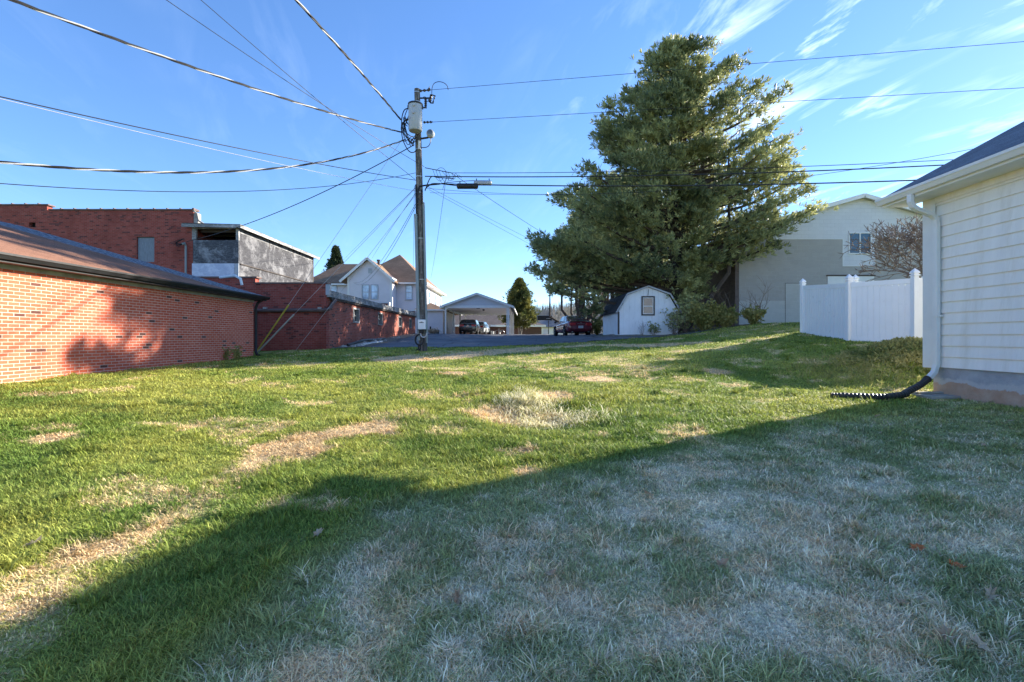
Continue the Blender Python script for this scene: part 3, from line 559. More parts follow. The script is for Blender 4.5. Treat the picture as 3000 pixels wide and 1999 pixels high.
def addition():
    Y = 24.9; x0 = XR + .02; x1 = P(699, 0, Y).x; Y1 = 34.2; t = thing('timber_addition', 'weathered grey plywood upper storey with open dark gap under its roof', 'building', (x0, Y, 3))
    zt = P(0, 664, Y).z; zo0 = P(0, 704, Y).z; zm = P(0, 771, Y).z; zb = P(0, 840, Y).z
    q = MB(); q.box(x0, x0 + .20, Y, Y + .12, zo0, zt); q.box(x1 - .14, x1, Y, Y + .12, zo0, zt); q.box(x0 + .2, x1 - .14, Y + .01, Y + .1, zt - .12, zt); q.build('post', M['old_fascia'], t)
    MB().box(x0 + .05, x1, Y + .004, Y + .07, zm, zo0).build('plywood_panel', M['ply_dark'], t)
    MB().box(x0 + .0, x1 - .22, Y + .0, Y + .06, zb - 1.5, zm - .02).build('plywood_panel', M['ply_blue'], t)['label'] = 'pale blue painted lower panel'
    MB().box(x1 - .21, x1, Y + .004, Y + .06, zb - 1.5, zm - .02).build('corner_board', M['grey_trim'], t)
    # side: three rows
    n = 3; ys = np.linspace(Y + .12, Y1, n + 1); zu = P(0, 704, Y).z + .42
    for i in range(n):
        a, b = ys[i] + .03, ys[i + 1] - .03
        MB().box(x1 - .06, x1 - .012, a, b, zu - .02, zt - .06).build('side_panel', M['ply_streak'], t)
        MB().box(x1 - .06, x1 - .016, a - .03, b + .03, zm, zu - .022).build('side_panel', M['ply_grey'], t)
        MB().box(x1 - .06, x1 - .004, b + .0, b + .055, zu - .3, zt - .06).build('batten', M['dark_wood'], t)
    MB().box(x1 - .06, x1 - .006, Y + .12, Y1, zb - 1.5, zm - .06).build('lower_siding', M['ply_grey'], t)
    MB().box(x1 - .03, x1 + .04, Y + .12, Y1, zm - .055, zm - .005).build('ledger', M['dark_wood'], t)
    MB().box(x1 - .12, x1 - .0, Y1, Y1 + .12, zb - 1.5, zt - .02).build('corner_post', M['dark_wood'], t)
    MB().box(x0, x1 - .061, Y1 - .1, Y1, zb - 1.5, zt - .05).build('back_wall', M['ply_grey'], t)
    r = MB(); r.add([(x0 - .35, Y - .25, zt + .14), (x1 + .22, Y - .25, zt + .06), (x1 + .22, Y1 + .55, zt + .06), (x0 - .35, Y1 + .55, zt + .14), (x0 - .35, Y - .25, zt + .02), (x1 + .22, Y - .25, zt - .04), (x1 + .22, Y1 + .55, zt - .04), (x0 - .35, Y1 + .55, zt + .02)],
              [(0, 1, 2, 3), (4, 7, 6, 5), (0, 4, 5, 1), (1, 5, 6, 2), (2, 6, 7, 3), (3, 7, 4, 0)]); r.build('roof', M['dark_wood'], t)
    f = MB(); f.bar((x0 - .35, Y - .275, zt + .0), (x1 + .22, Y - .275, zt - .05), .04, .16); f.box(x1 + .225, x1 + .26, Y - .29, Y1 + .57, zt - .13, zt + .03); f.build('fascia', M['old_fascia'], t)
    jj = MB()
    for k in range(8): jj.box(x0 + .2, x1 - .16, Y + .4 + k * 1.1, Y + .48 + k * 1.1, zt - .22, zt - .06)
    jj.build('rafter', M['dark_wood'], t)
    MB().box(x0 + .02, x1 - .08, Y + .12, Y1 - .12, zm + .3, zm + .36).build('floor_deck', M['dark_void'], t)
addition()

# ------------------------------------------------------------------ low brick building in the middle
def low_brick():
    Y = 20.0; X1 = -7.68; Y1 = 38.4; X0 = -16.5; t = thing('low_brick_building', 'low dark brick building with sloping fascia and small windows beside the lot', 'building', (X1, Y, g(X1, Y)))
    zt = P(0, 832, Y).z; zw = P(0, 868, Y).z; zr0 = zw + .02; zr1 = zw - .05
    fr = MB(); fr.box(X0, X1 - .001, Y, Y + .3, -.3, zt); fr.box(X0, P(748, 0, Y).x, Y, Y + .3, zt, zt + .24); fr.build('front_wall', M['brick_dark'], t)
    wins = [(23.35, 24.35), (27.7, 28.7), (32.7, 33.7), (36.1, 37.0)]; z0, z1 = EYE + .72, EYE + 1.47; w = MB(); ys = [Y + .3]
    for a, b in wins: ys += [a, b]
    ys.append(Y1)
    for i in range(0, len(ys), 2): w.box(X1 - .28, X1, ys[i], ys[i + 1], -.2, zw)
    for a, b in wins: w.box(X1 - .28, X1, a, b, -.2, z0); w.box(X1 - .28, X1, a, b, z1, zw)
    w.build('side_wall', M['brick_mid'], t)
    for a, b in wins:
        f = MB(); f.box(X1 - .2, X1 + .015, a, a + .09, z0, z1); f.box(X1 - .2, X1 + .015, b - .09, b, z0, z1); f.box(X1 - .2, X1 + .015, a + .09, b - .09, z1 - .08, z1); f.box(X1 - .2, X1 + .05, a + .09, b - .09, z0, z0 + .09); f.box(X1 - .16, X1 - .1, (a + b) / 2 - .025, (a + b) / 2 + .025, z0 + .09, z1 - .08)
        f.box(X1 - .16, X1 - .11, a + .09, b - .09, (z0 + z1) / 2 - .02, (z0 + z1) / 2 + .02); fo = f.build('window', M['old_fascia'], t); MB().box(X1 - .15, X1 - .145, a + .08, b - .08, z0 + .08, z1 - .07).build('pane', M['glass_grey'], fo)
    c = MB(); c.box(P(748, 0, Y).x, X1 + .06, Y - .05, Y + .36, zt + .001, zt + .06); c.box(X0, P(748, 0, Y).x + .08, Y - .05, Y + .36, zt + .241, zt + .30); c.build('coping', M['coping'], t)
    f = MB(); f.box(X1 + .004, X1 + .16, Y + .02, Y1 + .2, zw - .03, zw + .24); fo = f.build('fascia', M['old_fascia'], t)
    f = MB(); f.box(X1 + .004, X1 + .12, Y + .3, Y1 + .1, zw - .12, zw - .031); f.build('soffit_board', M['dark_wood'], t)
    MB().poly([(X1 + .15, Y + .3, zw + .245), (X1 + .15, Y1, zw + .245), (X0, Y1, zw + .05), (X0, Y + .3, zw + .05)], .05).build('roof', M['black_metal'], t)
    b = MB(); xb = P(1138, 0, 38.2).x; b.box(-15, xb, 38.1, 38.4, -.2, P(0, 889, 38).z); b.box(xb, X1 - .01, 38.1, 38.4, -.2, P(0, 912, 38).z); b.build('back_parapet', M['brick_dark'], t)
    b = MB(); b.box(-15, xb + .1, 38.04, 38.46, P(0, 889, 38).z + .002, P(0, 889, 38).z + .10); b.box(xb + .1, X1 + .02, 38.04, 38.46, P(0, 912, 38).z + .002, P(0, 912, 38).z + .09); b.box(xb + .002, xb + .09, 38.04, 38.46, P(0, 912, 38).z + .1, P(0, 889, 38).z); b.build('parapet_cap', M['white_trim'], t)
    zp = P(0, 911, Y).z; pp = MB(); pp.tube([(P(752, 0, Y).x - 2, Y - .08, zp), (X1 - .1, Y - .08, zp + .02), (X1 + .10, Y - .03, zp + .06), (X1 + .14, Y + .1, zp + .14), (X1 + .13, Y + .3, zp + .30), (X1 + .13, Y + .7, zw - .1)], .075, 8); pp.build('drain_pipe', M['coping'], t, True)
    for px_ in (780, 939): br = MB(); q = P(px_, 905, Y); br.box(q.x - .05, q.x + .05, Y - .18, Y - .001, zp + .06, zp + .14); br.build('pipe_bracket', M['concrete'], t)
    q = MB(); q.box(X1 - .02, X1 + .12, Y - .02, Y + .25, zw + .05, zt - .02); q.build('flashing', M['grey_trim'], t)
low_brick()

# ------------------------------------------------------------------ white two-storey house
def roof_faces(name, vs, fs, parent, mat, th=.12):
    m = MB(); V_ = [Vector(v) for v in vs]
    for f in fs: m.poly([V_[i] for i in f], th)
    return m.build(name, mat, parent)
def white_house():
    t = thing('white_house', 'pale two storey house with brown hipped roofs and a front gable', 'house', (-14, 52, g(-14, 52))); wm = M['lap_lilac']; rm = M['roof_house']
    ze = EYE + 5.85; zb = .8
    MB().box(-17.4, -9.6, 52, 66, zb, ze).build('wall', wm, t)
    MB().box(-22.6, -17.4, 53, 62, zb, ze).build('wing_wall', wm, t)
    gx0, gx1 = P(1018, 0, 50).x, P(1149, 0, 50).x; gm = (P(999, 0, 50).x + P(1159, 0, 50).x) / 2; zp = P(0, 757, 50).z
    sl = (zp - (P(0, 826, 50).z)) / (gm - P(999, 0, 50).x)
    w = MB(); w.box(gx0, gx1, 50, 52.2, zb, ze - .4); zg0 = zp - .12 - sl * (gm - gx0)
    w.add([(gx0, 50, ze - .4), (gx1, 50, ze - .4), (gx1, 50, zg0), (gm, 50, zp - .15), (gx0, 50, zg0), (gx0, 52.2, ze - .4), (gx1, 52.2, ze - .4), (gx1, 52.2, zg0), (gm, 52.2, zp - .15), (gx0, 52.2, zg0)], [(0, 1, 2, 3, 4), (9, 8, 7, 6, 5), (1, 6, 7, 2), (5, 0, 4, 9)])
    w.build('gable_wall', wm, t)
    tr = MB()
    for x in (gx0, gx1 - .2): MB().box(x - .01, x + .21, 49.975, 49.998, zb, zg0).build('corner_board', M['white_trim'], t)
    tr.box(-9.8, -9.57, 51.97, 51.998, zb, ze - .2); tr.build('corner_board', M['white_trim'], t)
    # roofs
    z1 = EYE + 10.0; e = [(-17.9, 51.5, ze), (-9.1, 51.5, ze), (-9.1, 66.5, ze), (-17.9, 66.5, ze), (-13.5, 58.2, z1), (-13.5, 60, z1)]
    roof_faces('main_roof', e, [(0, 1, 4), (1, 2, 5, 4), (2, 3, 5), (3, 0, 4, 5)], t, rm)
    z2 = P(0, 774, 57.5).z; e = [(-23.1, 52.6, ze), (-15, 52.6, ze), (-15, 62.4, ze), (-23.1, 62.4, ze), (P(994, 0, 57.5).x, 57.5, z2), (-13.5, 57.5, z2)]
    roof_faces('wing_roof', e, [(0, 1, 5, 4), (3, 0, 4), (2, 3, 4, 5)], t, rm)
    xl, xr = P(999, 0, 50).x, P(1159, 0, 50).x; zf = P(0, 826, 50).z; e = [(xl, 49.6, zf), (gm, 49.6, zp), (gm, 57.5, zp), (xl, 57.5, zf), (xr, 49.6, zf), (xr, 57.5, zf)]
    roof_faces('gable_roof', e, [(0, 1, 2, 3), (4, 5, 2, 1)], t, rm, .1)
    b = MB(); b.bar((xl, 49.57, zf - .04), (gm, 49.57, zp - .04), .05, .24); b.bar((gm, 49.57, zp - .04), (xr, 49.57, zf - .04), .05, .24); b.build('rake_board', M['white_trim'], t); MB().box(-23.1, xl + .1, 52.5, 52.58, ze - .13, ze + .04).build('fascia', M['white_trim'], t); b = MB(); b.box(xr - .1, -9.1, 51.4, 51.48, ze - .13, ze + .04); b.box(-9.1, -9.0, 51.4, 66.5, ze - .13, ze + .04); b.build('fascia', M['white_trim'], t)
    s = MB(); s.box(-9.598, -9.1, 51.6, 66.4, ze - .14, ze - .125); s.build('soffit', M['white_trim'], t)
    W50 = ('y', 50, -1); Z = lambda py, Y: P(0, py, Y).z; Xp = lambda px_, Y: P(px_, 0, Y).x
    gl = M['glass_sky']
    window(t, W50, Xp(1062, 50), Xp(1080, 50), Z(876, 50), Z(836, 50), .07, .06, M['grey_trim'], gl); window(t, W50, Xp(1088, 50), Xp(1106, 50), Z(876, 50), Z(836, 50), .07, .06, M['grey_trim'], gl, sill=False)
    window(t, ('y', 52, -1), Xp(1190, 52), Xp(1207, 52), Z(877, 52), Z(838, 52), .07, .06, M['grey_trim'], gl, sill=True)
    window(t, ('y', 53, -1), Xp(969, 53), Xp(986, 53), Z(880, 53), Z(838, 53), .07, .06, M['grey_trim'], gl)
    for a in (55.7, 60.2, 64.2): window(t, ('x', -9.6, 1), a, a + .9, EYE + 3.9, EYE + 5.3, .08, .04, M['white_trim'], M['glass'])
    v = MB(); v.box(Xp(1079, 50), Xp(1090, 50), 49.96, 49.998, Z(801, 50), Z(787, 50)); v.build('gable_vent', M['grey_trim'], t)
    p = P(1109, 775, 53); v = MB(); v.lathe((p.x, 53, p.z - .6), [(.14, 0), (.14, .95), (.2, .95), (.2, 1.1)], 10); v.build('flue_pipe', M['dark_wood'], t, True)
    d = MB(); d.tube([(-9.95, 51.9, ze - .1), (-9.95, 51.9, zb)], .06, 6); d.build('downspout', M['black_metal'], t)
    # single-storey extension
    ex = MB(); ex.box(-9.598, -6.7, 47, 57, .5, P(0, 908, 47).z); eo = ex.build('extension_wall', wm, t)
    zE = P(0, 907, 46.7).z; roof_faces('extension_roof', [(-9.5, 46.7, zE), (-6.3, 46.7, zE), (-6.3, 57.3, zE), (-9.5, 57.3, zE), (-8.3, 49.6, zE + .85), (-8.3, 54.5, zE + .85)], [(0, 1, 4), (1, 2, 5, 4), (2, 3, 5), (3, 0, 4, 5)], t, M['roof_house'], .08)
    f = MB(); f.box(-9.55, -6.25, 46.6, 46.69, zE - .12, zE + .0); f.build('extension_fascia', M['white_trim'], t)
M['glass_sky'] = glass('glass_sky', (.30, .37, .47), .15)  # pale blue base colour stands in for the sky reflected in the panes
white_house()

# ------------------------------------------------------------------ carport
def carport():
    z0 = g(-3, 44) ; t = thing('carport', 'open white carport with sided front gable and thin posts', 'carport', (-6.05, 44, z0), R(-1.9)); B = MB
    Wd, Lh = 5.75, 14.0; h = EYE + 2.70 - z0; ev = h - .12
    def post(x, y, s=.13): B().box(x - s / 2, x + s / 2, y - s / 2, y + s / 2, -.1, h).build('post', M['white_trim'], t, local=True)
    for k in range(4): post(0, k * Lh / 3 + .07); post(Wd, k * Lh / 3 + .07)
    post(Wd - .15, .1, .1)
    b = B(); b.box(-.07, Wd + .07, -.02, .12, h, h + .22); b.box(-.07, .07, .12, Lh, h, h + .18); b.box(Wd - .07, Wd + .07, .12, Lh, h, h + .18); b.build('beam', M['white_trim'], t, local=True)
    zp = EYE + 4.0 - z0; mx = Wd / 2; w = B(); w.add([(-.05, .0, h + .22), (Wd + .05, .0, h + .22), (mx, .0, zp - .1), (-.05, .1, h + .22), (Wd + .05, .1, h + .22), (mx, .1, zp - .1)], [(0, 1, 2), (5, 4, 3), (0, 3, 4, 1), (1, 4, 5, 2), (2, 5, 3, 0)]); w.build('gable', M['lap_carport'], t, local=True)
    r = B(); zl = h + .12; r.poly([(-.42, -.25, zl), (mx, -.25, zp), (mx, Lh + .2, zp), (-.42, Lh + .2, zl)][::-1], .08); r.poly([(Wd + .42, -.25, zl), (Wd + .42, Lh + .2, zl), (mx, Lh + .2, zp), (mx, -.25, zp)][::-1], .08); r.build('roof', M['roof_grey'], t, local=True)
    f = B(); f.bar((-.45, -.28, zl - .05), (mx, -.28, zp - .03), .05, .18); f.bar((mx, -.28, zp - .03), (Wd + .45, -.28, zl - .05), .05, .18); f.box(Wd + .43, Wd + .5, -.25, Lh + .2, zl - .16, zl); f.box(-.5, -.43, -.25, Lh + .2, zl - .16, zl); f.build('fascia', M['white_trim'], t, local=True)
    B().box(-.06, Wd + .06, .13, Lh - .02, h + .01, h + .04).build('ceiling', M['lap_lilac'], t, local=True)
    l = B(); l.lathe((mx + .4, 2.2, h - .12), [(.09, 0), (.11, .12)], 10); l.build('ceiling_light', M['black_metal'], t, local=True)
    l = B(); l.box(mx - .1, mx + .2, .5, .7, h - .04, h + .005); l.build('opener_box', M['black_metal'], t, local=True)
carport()

# ------------------------------------------------------------------ shed
def shed():
    Y0, Y1 = 24.8, 29.0; xa, xb = P(1812, 0, Y0).x, P(1987, 0, Y0).x; xm = (xa + xb) / 2 - .02; zb = EYE + .17; t = thing('garden_shed', 'white barn style shed with dark gambrel roof and peeling paint', 'shed', (xm, Y0, zb))
    ze = P(0, 913, Y0).z; zk = P(0, 864, Y0).z; zp = P(0, 842, Y0).z; kx = (P(1823, 0, Y0).x - xa) + .02
    kx2 = .50; prof = [(xa, zb - .05), (xb, zb - .05), (xb, ze), (xb - kx2, zk), (xm, zp), (xa + kx2, zk), (xa, ze)]
    w = MB(); n = len(prof); w.add([(x, Y0, z) for x, z in prof] + [(x, Y1, z) for x, z in prof], [tuple(range(n)), tuple(range(2 * n - 1, n - 1, -1))] + [(i, i + n, (i + 1) % n + n, (i + 1) % n) for i in (0, 1, 6)])
    w.build('wall', M['shed_white'], t)
    r = MB(); o = .10; pts = [(xa - .14, ze - .05), (xa + kx2 - .06, zk + .05), (xm, zp + .06), (xb - kx2 + .06, zk + .05), (xb + .14, ze - .05)]
    for (x0, z0), (x1, z1) in zip(pts[:-1], pts[1:]): r.poly([(x0, Y0 - o, z0), (x1, Y0 - o, z1), (x1, Y1 + o, z1), (x0, Y1 + o, z0)][::-1], .05)
    r.build('roof', M['roof_black'], t)
    f = MB()
    for (x0, z0), (x1, z1) in zip(pts[:-1], pts[1:]): f.bar((x0, Y0 - o - .015, z0 - .02), (x1, Y0 - o - .015, z1 - .02), .03, .07)
    f.build('rake_trim', M['grey_trim'], t)
    tr = MB(); tr.box(xa - .025, xa + .045, Y0 - .025, Y0 - .002, zb, ze - .02); tr.box(xa - .025, xa - .002, Y0 - .002, Y0 + .08, zb, ze - .02); tr.build('corner_trim', M['dark_wood'], t); MB().box(xb - .03, xb + .03, Y0 - .025, Y0 - .002, zb, ze - .02).build('corner_trim', M['dark_wood'], t)
    x0, x1, z0, z1 = P(1883, 0, Y0).x, P(1914, 0, Y0).x, P(0, 921, Y0).z, P(0, 872, Y0).z
    dk = MB(); fr = .07; Yf = Y0 - .03
    dk.box(x0 - fr, x1 + fr, Yf, Y0 - .002, z1, z1 + fr); dk.box(x0 - fr, x1 + fr, Yf, Y0 - .002, z0 - fr, z0); dk.box(x0 - fr, x0, Yf, Y0 - .002, z0, z1); dk.box(x1, x1 + fr, Yf, Y0 - .002, z0, z1); wo = dk.build('window', M['dark_wood'], t)
    zm = (z0 + z1) / 2 - .02; iw = MB(); f2 = .035; Yg = Y0 - .02
    iw.box(x0, x1, Yg, Y0 - .004, z1 - f2, z1); iw.box(x0, x1, Yg, Y0 - .004, z0, z0 + f2); iw.box(x0, x0 + f2, Yg, Y0 - .004, z0 + f2, z1 - f2); iw.box(x1 - f2, x1, Yg, Y0 - .004, z0 + f2, z1 - f2); iw.box(x0 + f2, x1 - f2, Yg, Y0 - .004, zm - .02, zm + .02); iw.build('sash', M['white_trim'], wo)
    MB().box(x0 + f2, x1 - f2, Y0 - .01, Y0 - .005, z0 + f2, z1 - f2).build('pane', M['glass_grey'], wo)
    d = MB(); d.tube([(xm + .02, Y0 - .02, zp - .12), (xm - .01, Y0 - .025, z1 + fr + .02)], .012, 5); d.build('cord', M['dark_wood'], t)
shed()

# ------------------------------------------------------------------ large grey gabled block building
def grey_building():
    Y = 27.4; t = thing('block_building', 'large grey and white painted block building with low gable behind the fence', 'building', (20, Y, g(14, Y)))
    xl = P(2155, 0, Y).x; xp = P(2520, 0, Y).x; zp = P(0, 578, Y).z; xr = 2 * xp - xl; zl = P(0, 700, Y).z + .38; zm = P(0, 700, Y).z; zd = P(0, 822, Y).z; zb = 1.4; Yb = 46
    def f(mb, pts, th=.05): mb.poly([(x, Y, z) for x, z in pts], -th)
    wx0, wx1, wz0, wz1 = P(2470, 0, Y).x, P(2562, 0, Y).x, P(0, 779, Y).z, zm
    sh = MB(); n = 5; pr = [(xl, zb), (xr, zb), (xr, zl), (xp, zp), (xl, zl)]; yb0 = Y + .06
    sh.add([(x, yb0, z) for x, z in pr] + [(x, Yb, z) for x, z in pr], [tuple(range(n)), tuple(range(2 * n - 1, n - 1, -1))] + [(i, i + n, (i + 1) % n + n, (i + 1) % n) for i in (1,)]); sh.build('shell', M['block_grey'], t)
    sd = MB(); sd.box(xl - .02, xl + .2, Y + .0, Yb, zb, zl - .03); sd.build('side_wall', M['brick_soot'], t)
    a = MB(); a.box(xl + .2, wx0, Y, yb0 - .003, zb + 2.2, zm); a.box(wx1, xr, Y, yb0 - .003, zb + 2.2, zm); a.box(wx0, wx1, Y, yb0 - .003, zb + 2.2, wz0); a.build('grey_wall', M['block_grey'], t)
    a = MB(); a.box(xl + .2, xr, Y, yb0 - .003, zb - .6, zb + 2.197); a.build('lower_wall', M['block_pale'], t)
    a = MB(); y0 = Y - .004
    a.add([(xl, y0, zm), (xr, y0, zm), (xr, y0, zl - .05), (xp, y0, zp - .05), (xl, y0, zl - .05)] + [(xl, yb0 - .003, zm), (xr, yb0 - .003, zm), (xr, yb0 - .003, zl - .05), (xp, yb0 - .003, zp - .05), (xl, yb0 - .003, zl - .05)], [(0, 1, 2, 3, 4), (5, 6, 1, 0), (1, 6, 7, 2), (4, 9, 5, 0)])
    a.box(wx0, wx1, y0, yb0 - .004, wz0, zm); a.build('upper_wall', M['block_white'], t)
    b = MB(); b.box(wx0 - .03, wx0, Y - .012, Y, wz0 - .03, zm); b.box(wx1, wx1 + .03, Y - .012, Y, wz0 - .03, zm); b.box(wx0, wx1, Y - .012, Y, wz0 - .03, wz0); b.box(xl, wx0 - .03, Y - .012, Y, zm - .03, zm - .001); b.box(wx1 + .03, xr, Y - .012, Y, zm - .03, zm - .001); b.build('band_trim', M['white_trim'], t)
    w = window(t, ('y', Y - .004, -1), P(2488, 0, Y).x, P(2549, 0, Y).x, P(0, 742, Y).z, P(0, 685, Y).z, .055, .05, M['white_trim'], M['glass_teal'], mull='v')
    bl = MB(); 
    for zz in (P(0, 703, Y).z, P(0, 731, Y).z): bl.box(P(2490, 0, Y).x, P(2547, 0, Y).x, Y - .022, Y - .012, zz - .012, zz + .012)
    bl.build('muntin', M['dark_wood'], w)
    rf = MB(); o = .35; s = (zp - zl) / (xp - xl)
    rf.poly([(xl - .3, Y - o, zl - .3 * s + .06), (xl - .3, Yb, zl - .3 * s + .06), (xp, Yb, zp + .06), (xp, Y - o, zp + .06)][::-1], .09); rf.poly([(xr + .3, Y - o, zl - .3 * s + .06), (xp, Y - o, zp + .06), (xp, Yb, zp + .06), (xr + .3, Yb, zl - .3 * s + .06)][::-1], .09); rf.build('roof', M['grey_trim'], t)
    fa = MB(); fa.bar((xl - .3, Y - o - .02, zl - .3 * s), (xp, Y - o - .02, zp), .04, .22); fa.bar((xp, Y - o - .02, zp), (xr + .3, Y - o - .02, zl - .3 * s), .04, .22); fa.build('rake_board', M['white_trim'], t)
    dx0, dx1 = P(2424, 0, Y).x, P(2560, 0, Y).x; d = MB(); d.box(dx0, dx1, Y - .03, Y - .001, zb, P(0, 810, Y).z); d.build('garage_door', M['white_trim'], t); MB().box(dx0 - .06, dx1 + .06, Y - .06, Y - .001, P(0, 810, Y).z + .001, P(0, 806, Y).z).build('lintel', M['dark_wood'], t)
    x0, x1, z1 = P(2301, 0, Y).x, P(2356, 0, Y).x, P(0, 831, Y).z; d = MB(); d.box(x0, x1, Y - .012, Y - .001, zb, z1); dd = d.build('painted_door', M['block_pale'], t)
    d = MB(); d.box(x0 - .02, x1 + .02, Y - .02, Y - .001, z1 + .001, z1 + .02); d.box(x0 - .015, x0 - .001, Y - .014, Y - .001, zb, z1); d.build('door_gap', M['dark_wood'], t)
grey_building()

# ------------------------------------------------------------------ house on the right with downspout
def right_house():
    X = 7.9; Y1 = 9.12; Y0 = -3.0; zs = EYE - .545; zt = EYE + 2.66; t = thing('lap_sided_house', 'cream lap sided house corner with grey shingle roof at the right edge', 'house', (X + 4, 4, -.2))
    ph = .2; a = MB(); z = zs; xe = 18.0
    while z < zt:                                              # real overlapping boards
        z2 = min(z + ph, zt + .03); a.add([(X + .002, Y0, z), (X + .002, Y1, z), (X + .029, Y1, z2), (X + .029, Y0, z2), (X + .032, Y0, z), (X + .032, Y1, z)], [(0, 3, 2, 1), (0, 1, 5, 4)]); z += ph
    a.box(X + .026, xe, Y0, Y1 - .02, zs, zt); a.build('siding', M['lap_white'], t)
    gz = MB(); zr = EYE + 2.66; ri = .546; mx = (X + xe) / 2
    gz.add([(X + .03, Y1 + .01, zs), (xe, Y1 + .01, zs), (xe, Y1 + .01, zt), (mx, Y1 + .01, zt + (mx - X) * ri), (X + .03, Y1 + .01, zt), (X + .03, Y1 - .015, zs), (xe, Y1 - .015, zs), (xe, Y1 - .015, zt), (mx, Y1 - .015, zt + (mx - X) * ri), (X + .03, Y1 - .015, zt)], [(4, 3, 2, 1, 0), (5, 6, 7, 8, 9), (0, 1, 6, 5)]); gz.build('gable_siding', M['lap_carport'], t)
    c = MB(); c.box(X - .016, X + .001, Y1 - .10, Y1 + .17, zs - .02, zt + .02); c.box(X + .001, X + .12, Y1 + .011, Y1 + .17, zs - .02, zt + .02); c.build('corner_board', M['white_trim'], t)
    f = MB(); f.box(X + .05, xe, Y0, Y1 + .005, -.9, zs - .003); f.build('foundation', M['foundation'], t)
    ex = 7.42; ez = EYE + 2.80; Yg = 9.72; o = MB(); hi = ez + (mx - ex) * ri
    o.poly([(ex, Y0, ez), (ex, Yg, ez), (mx, Yg, hi), (mx, Y0, hi)][::-1], .035); o.poly([(2 * mx - ex, Y0, ez), (mx, Y0, hi), (mx, Yg, hi), (2 * mx - ex, Yg, ez)][::-1], .035); o.build('roof', M['roof_grey'], t)
    sfa = MB(); sfa.box(ex + .005, X - .017, Y0, Yg - .04, ez - .19, ez - .165); sfa.build('soffit', M['white_trim'], t)
    fa = MB(); fa.box(ex + .0, ex + .022, Y0, Yg - .03, ez - .2, ez - .04); fa.build('fascia', M['white_trim'], t)
    ra = MB(); ra.poly([(ex + .02, Yg - .001, ez - .04), (mx, Yg - .001, hi - .04), (mx, Yg - .001, hi - .22), (ex + .3, Yg - .001, ez - .09), (ex + .02, Yg - .001, ez - .2)], .03); ra.build('rake_board', M['white_trim'], t)
    gu = MB(); gutter(gu, (ex - .002, Y0, ez - .035), (ex - .002, Yg + .02, ez - .035), .12, .125, -1); gu.build('gutter', M['white_trim'], t)
    fz = MB(); fz.box(X - .014, X + .0, Y0, Y1 - .101, zt - .16, zt + .02); fz.build('frieze_board', M['lap_white'], t)
    # downspout (rectangular, corrugated elbows)
    def rect_tube(mb, pts, w, h):
        vs = []; P_ = [Vector(p) for p in pts]
        for i, p in enumerate(P_):
            d = (P_[min(i + 1, len(P_) - 1)] - P_[max(i - 1, 0)]).normalized(); s_ = Vector((0, 1, 0)); n_ = d.cross(s_).normalized()
            vs += [p + s_ * w / 2 + n_ * h / 2, p - s_ * w / 2 + n_ * h / 2, p - s_ * w / 2 - n_ * h / 2, p + s_ * w / 2 - n_ * h / 2]
        k = len(P_); mb.add(vs, [(i * 4 + j, i * 4 + (j + 1) % 4, i * 4 + 4 + (j + 1) % 4, i * 4 + 4 + j) for i in range(k - 1) for j in range(4)] + [(3, 2, 1, 0), (k * 4 - 4, k * 4 - 3, k * 4 - 2, k * 4 - 1)])
    yd = 8.93; gzt = ez - .155; p = [(ex - .05, yd, gzt), (ex - .05, yd, gzt - .13), (ex - .01, yd, gzt - .22), (ex + .08, yd, gzt - .28), (X - .16, yd, gzt - .37), (X - .08, yd, gzt - .45), (X - .06, yd, gzt - .58)]
    zb = zs - .12; q = [Vector(k) for k in p]
    d = MB(); rect_tube(d, q + [Vector((X - .06, yd, zs + 1.15)), Vector((X - .06, yd, zs + .05)), Vector((X - .10, yd, zb + .03)), Vector((X - .20, yd - .02, zb - .06)), Vector((X - .27, yd - .02, zb - .11))], .10, .075)
    do = d.build('downspout', M['white_trim'], t, bevel=.012)
    s2 = MB(); s2.box(X - .106, X - .001, yd - .075, yd + .075, zs + .93, zs + .96); s2.box(X - .02, X - .001, yd + .075, yd + .14, zs + .925, zs + .965); s2.build('strap', M['white_trim'], do)
    rb = MB()
    for k in range(6):
        fct = .2 + k * .11; a_ = q[2].lerp(q[5], fct); rb.box(a_.x - .052, a_.x + .052, a_.y - .057, a_.y + .057, a_.z - .004, a_.z + .004)
    rb.build('elbow_rib', M['white_trim'], do)
    th = R(-1.2); v_ = Vector((t.location.x - X, t.location.y - Y1, 0)); t.rotation_euler = (0, 0, th)      # the wall is not quite parallel to the lot
    t.location = (X + v_.x * math.cos(th) - v_.y * math.sin(th), Y1 + v_.x * math.sin(th) + v_.y * math.cos(th), t.location.z)
    # corrugated drain hose
    hs = thing('drain_hose', 'black corrugated drain hose running from the downspout into the grass', 'drain hose', (7.3, 8.6, g(7.3, 8.6)))
    ctrl = [Vector((X - .24, yd - .02, zb - .09)), Vector((X - .45, yd - .08, zb - .21)), Vector((X - .8, yd - .2, zb - .33)), Vector((7.0, 8.62, g(7, 8.62) + .09)), Vector((6.55, 8.55, g(6.55, 8.55) + .06)), Vector((6.1, 8.6, g(6.1, 8.6) + .05)), Vector((5.75, 8.72, g(5.75, 8.72) + .03))]
    pts = []; n = 170
    def cat(P0, P1, P2, P3, u): return .5 * ((2 * P1) + (P2 - P0) * u + (2 * P0 - 5 * P1 + 4 * P2 - P3) * u * u + (3 * P1 - P0 - 3 * P2 + P3) * u ** 3)
    for i in range(n):
        s_ = i / (n - 1) * (len(ctrl) - 1); k = min(int(s_), len(ctrl) - 2); c_ = [ctrl[max(0, min(len(ctrl) - 1, k + j))] for j in (-1, 0, 1, 2)]; pts.append(cat(*c_, s_ - k))
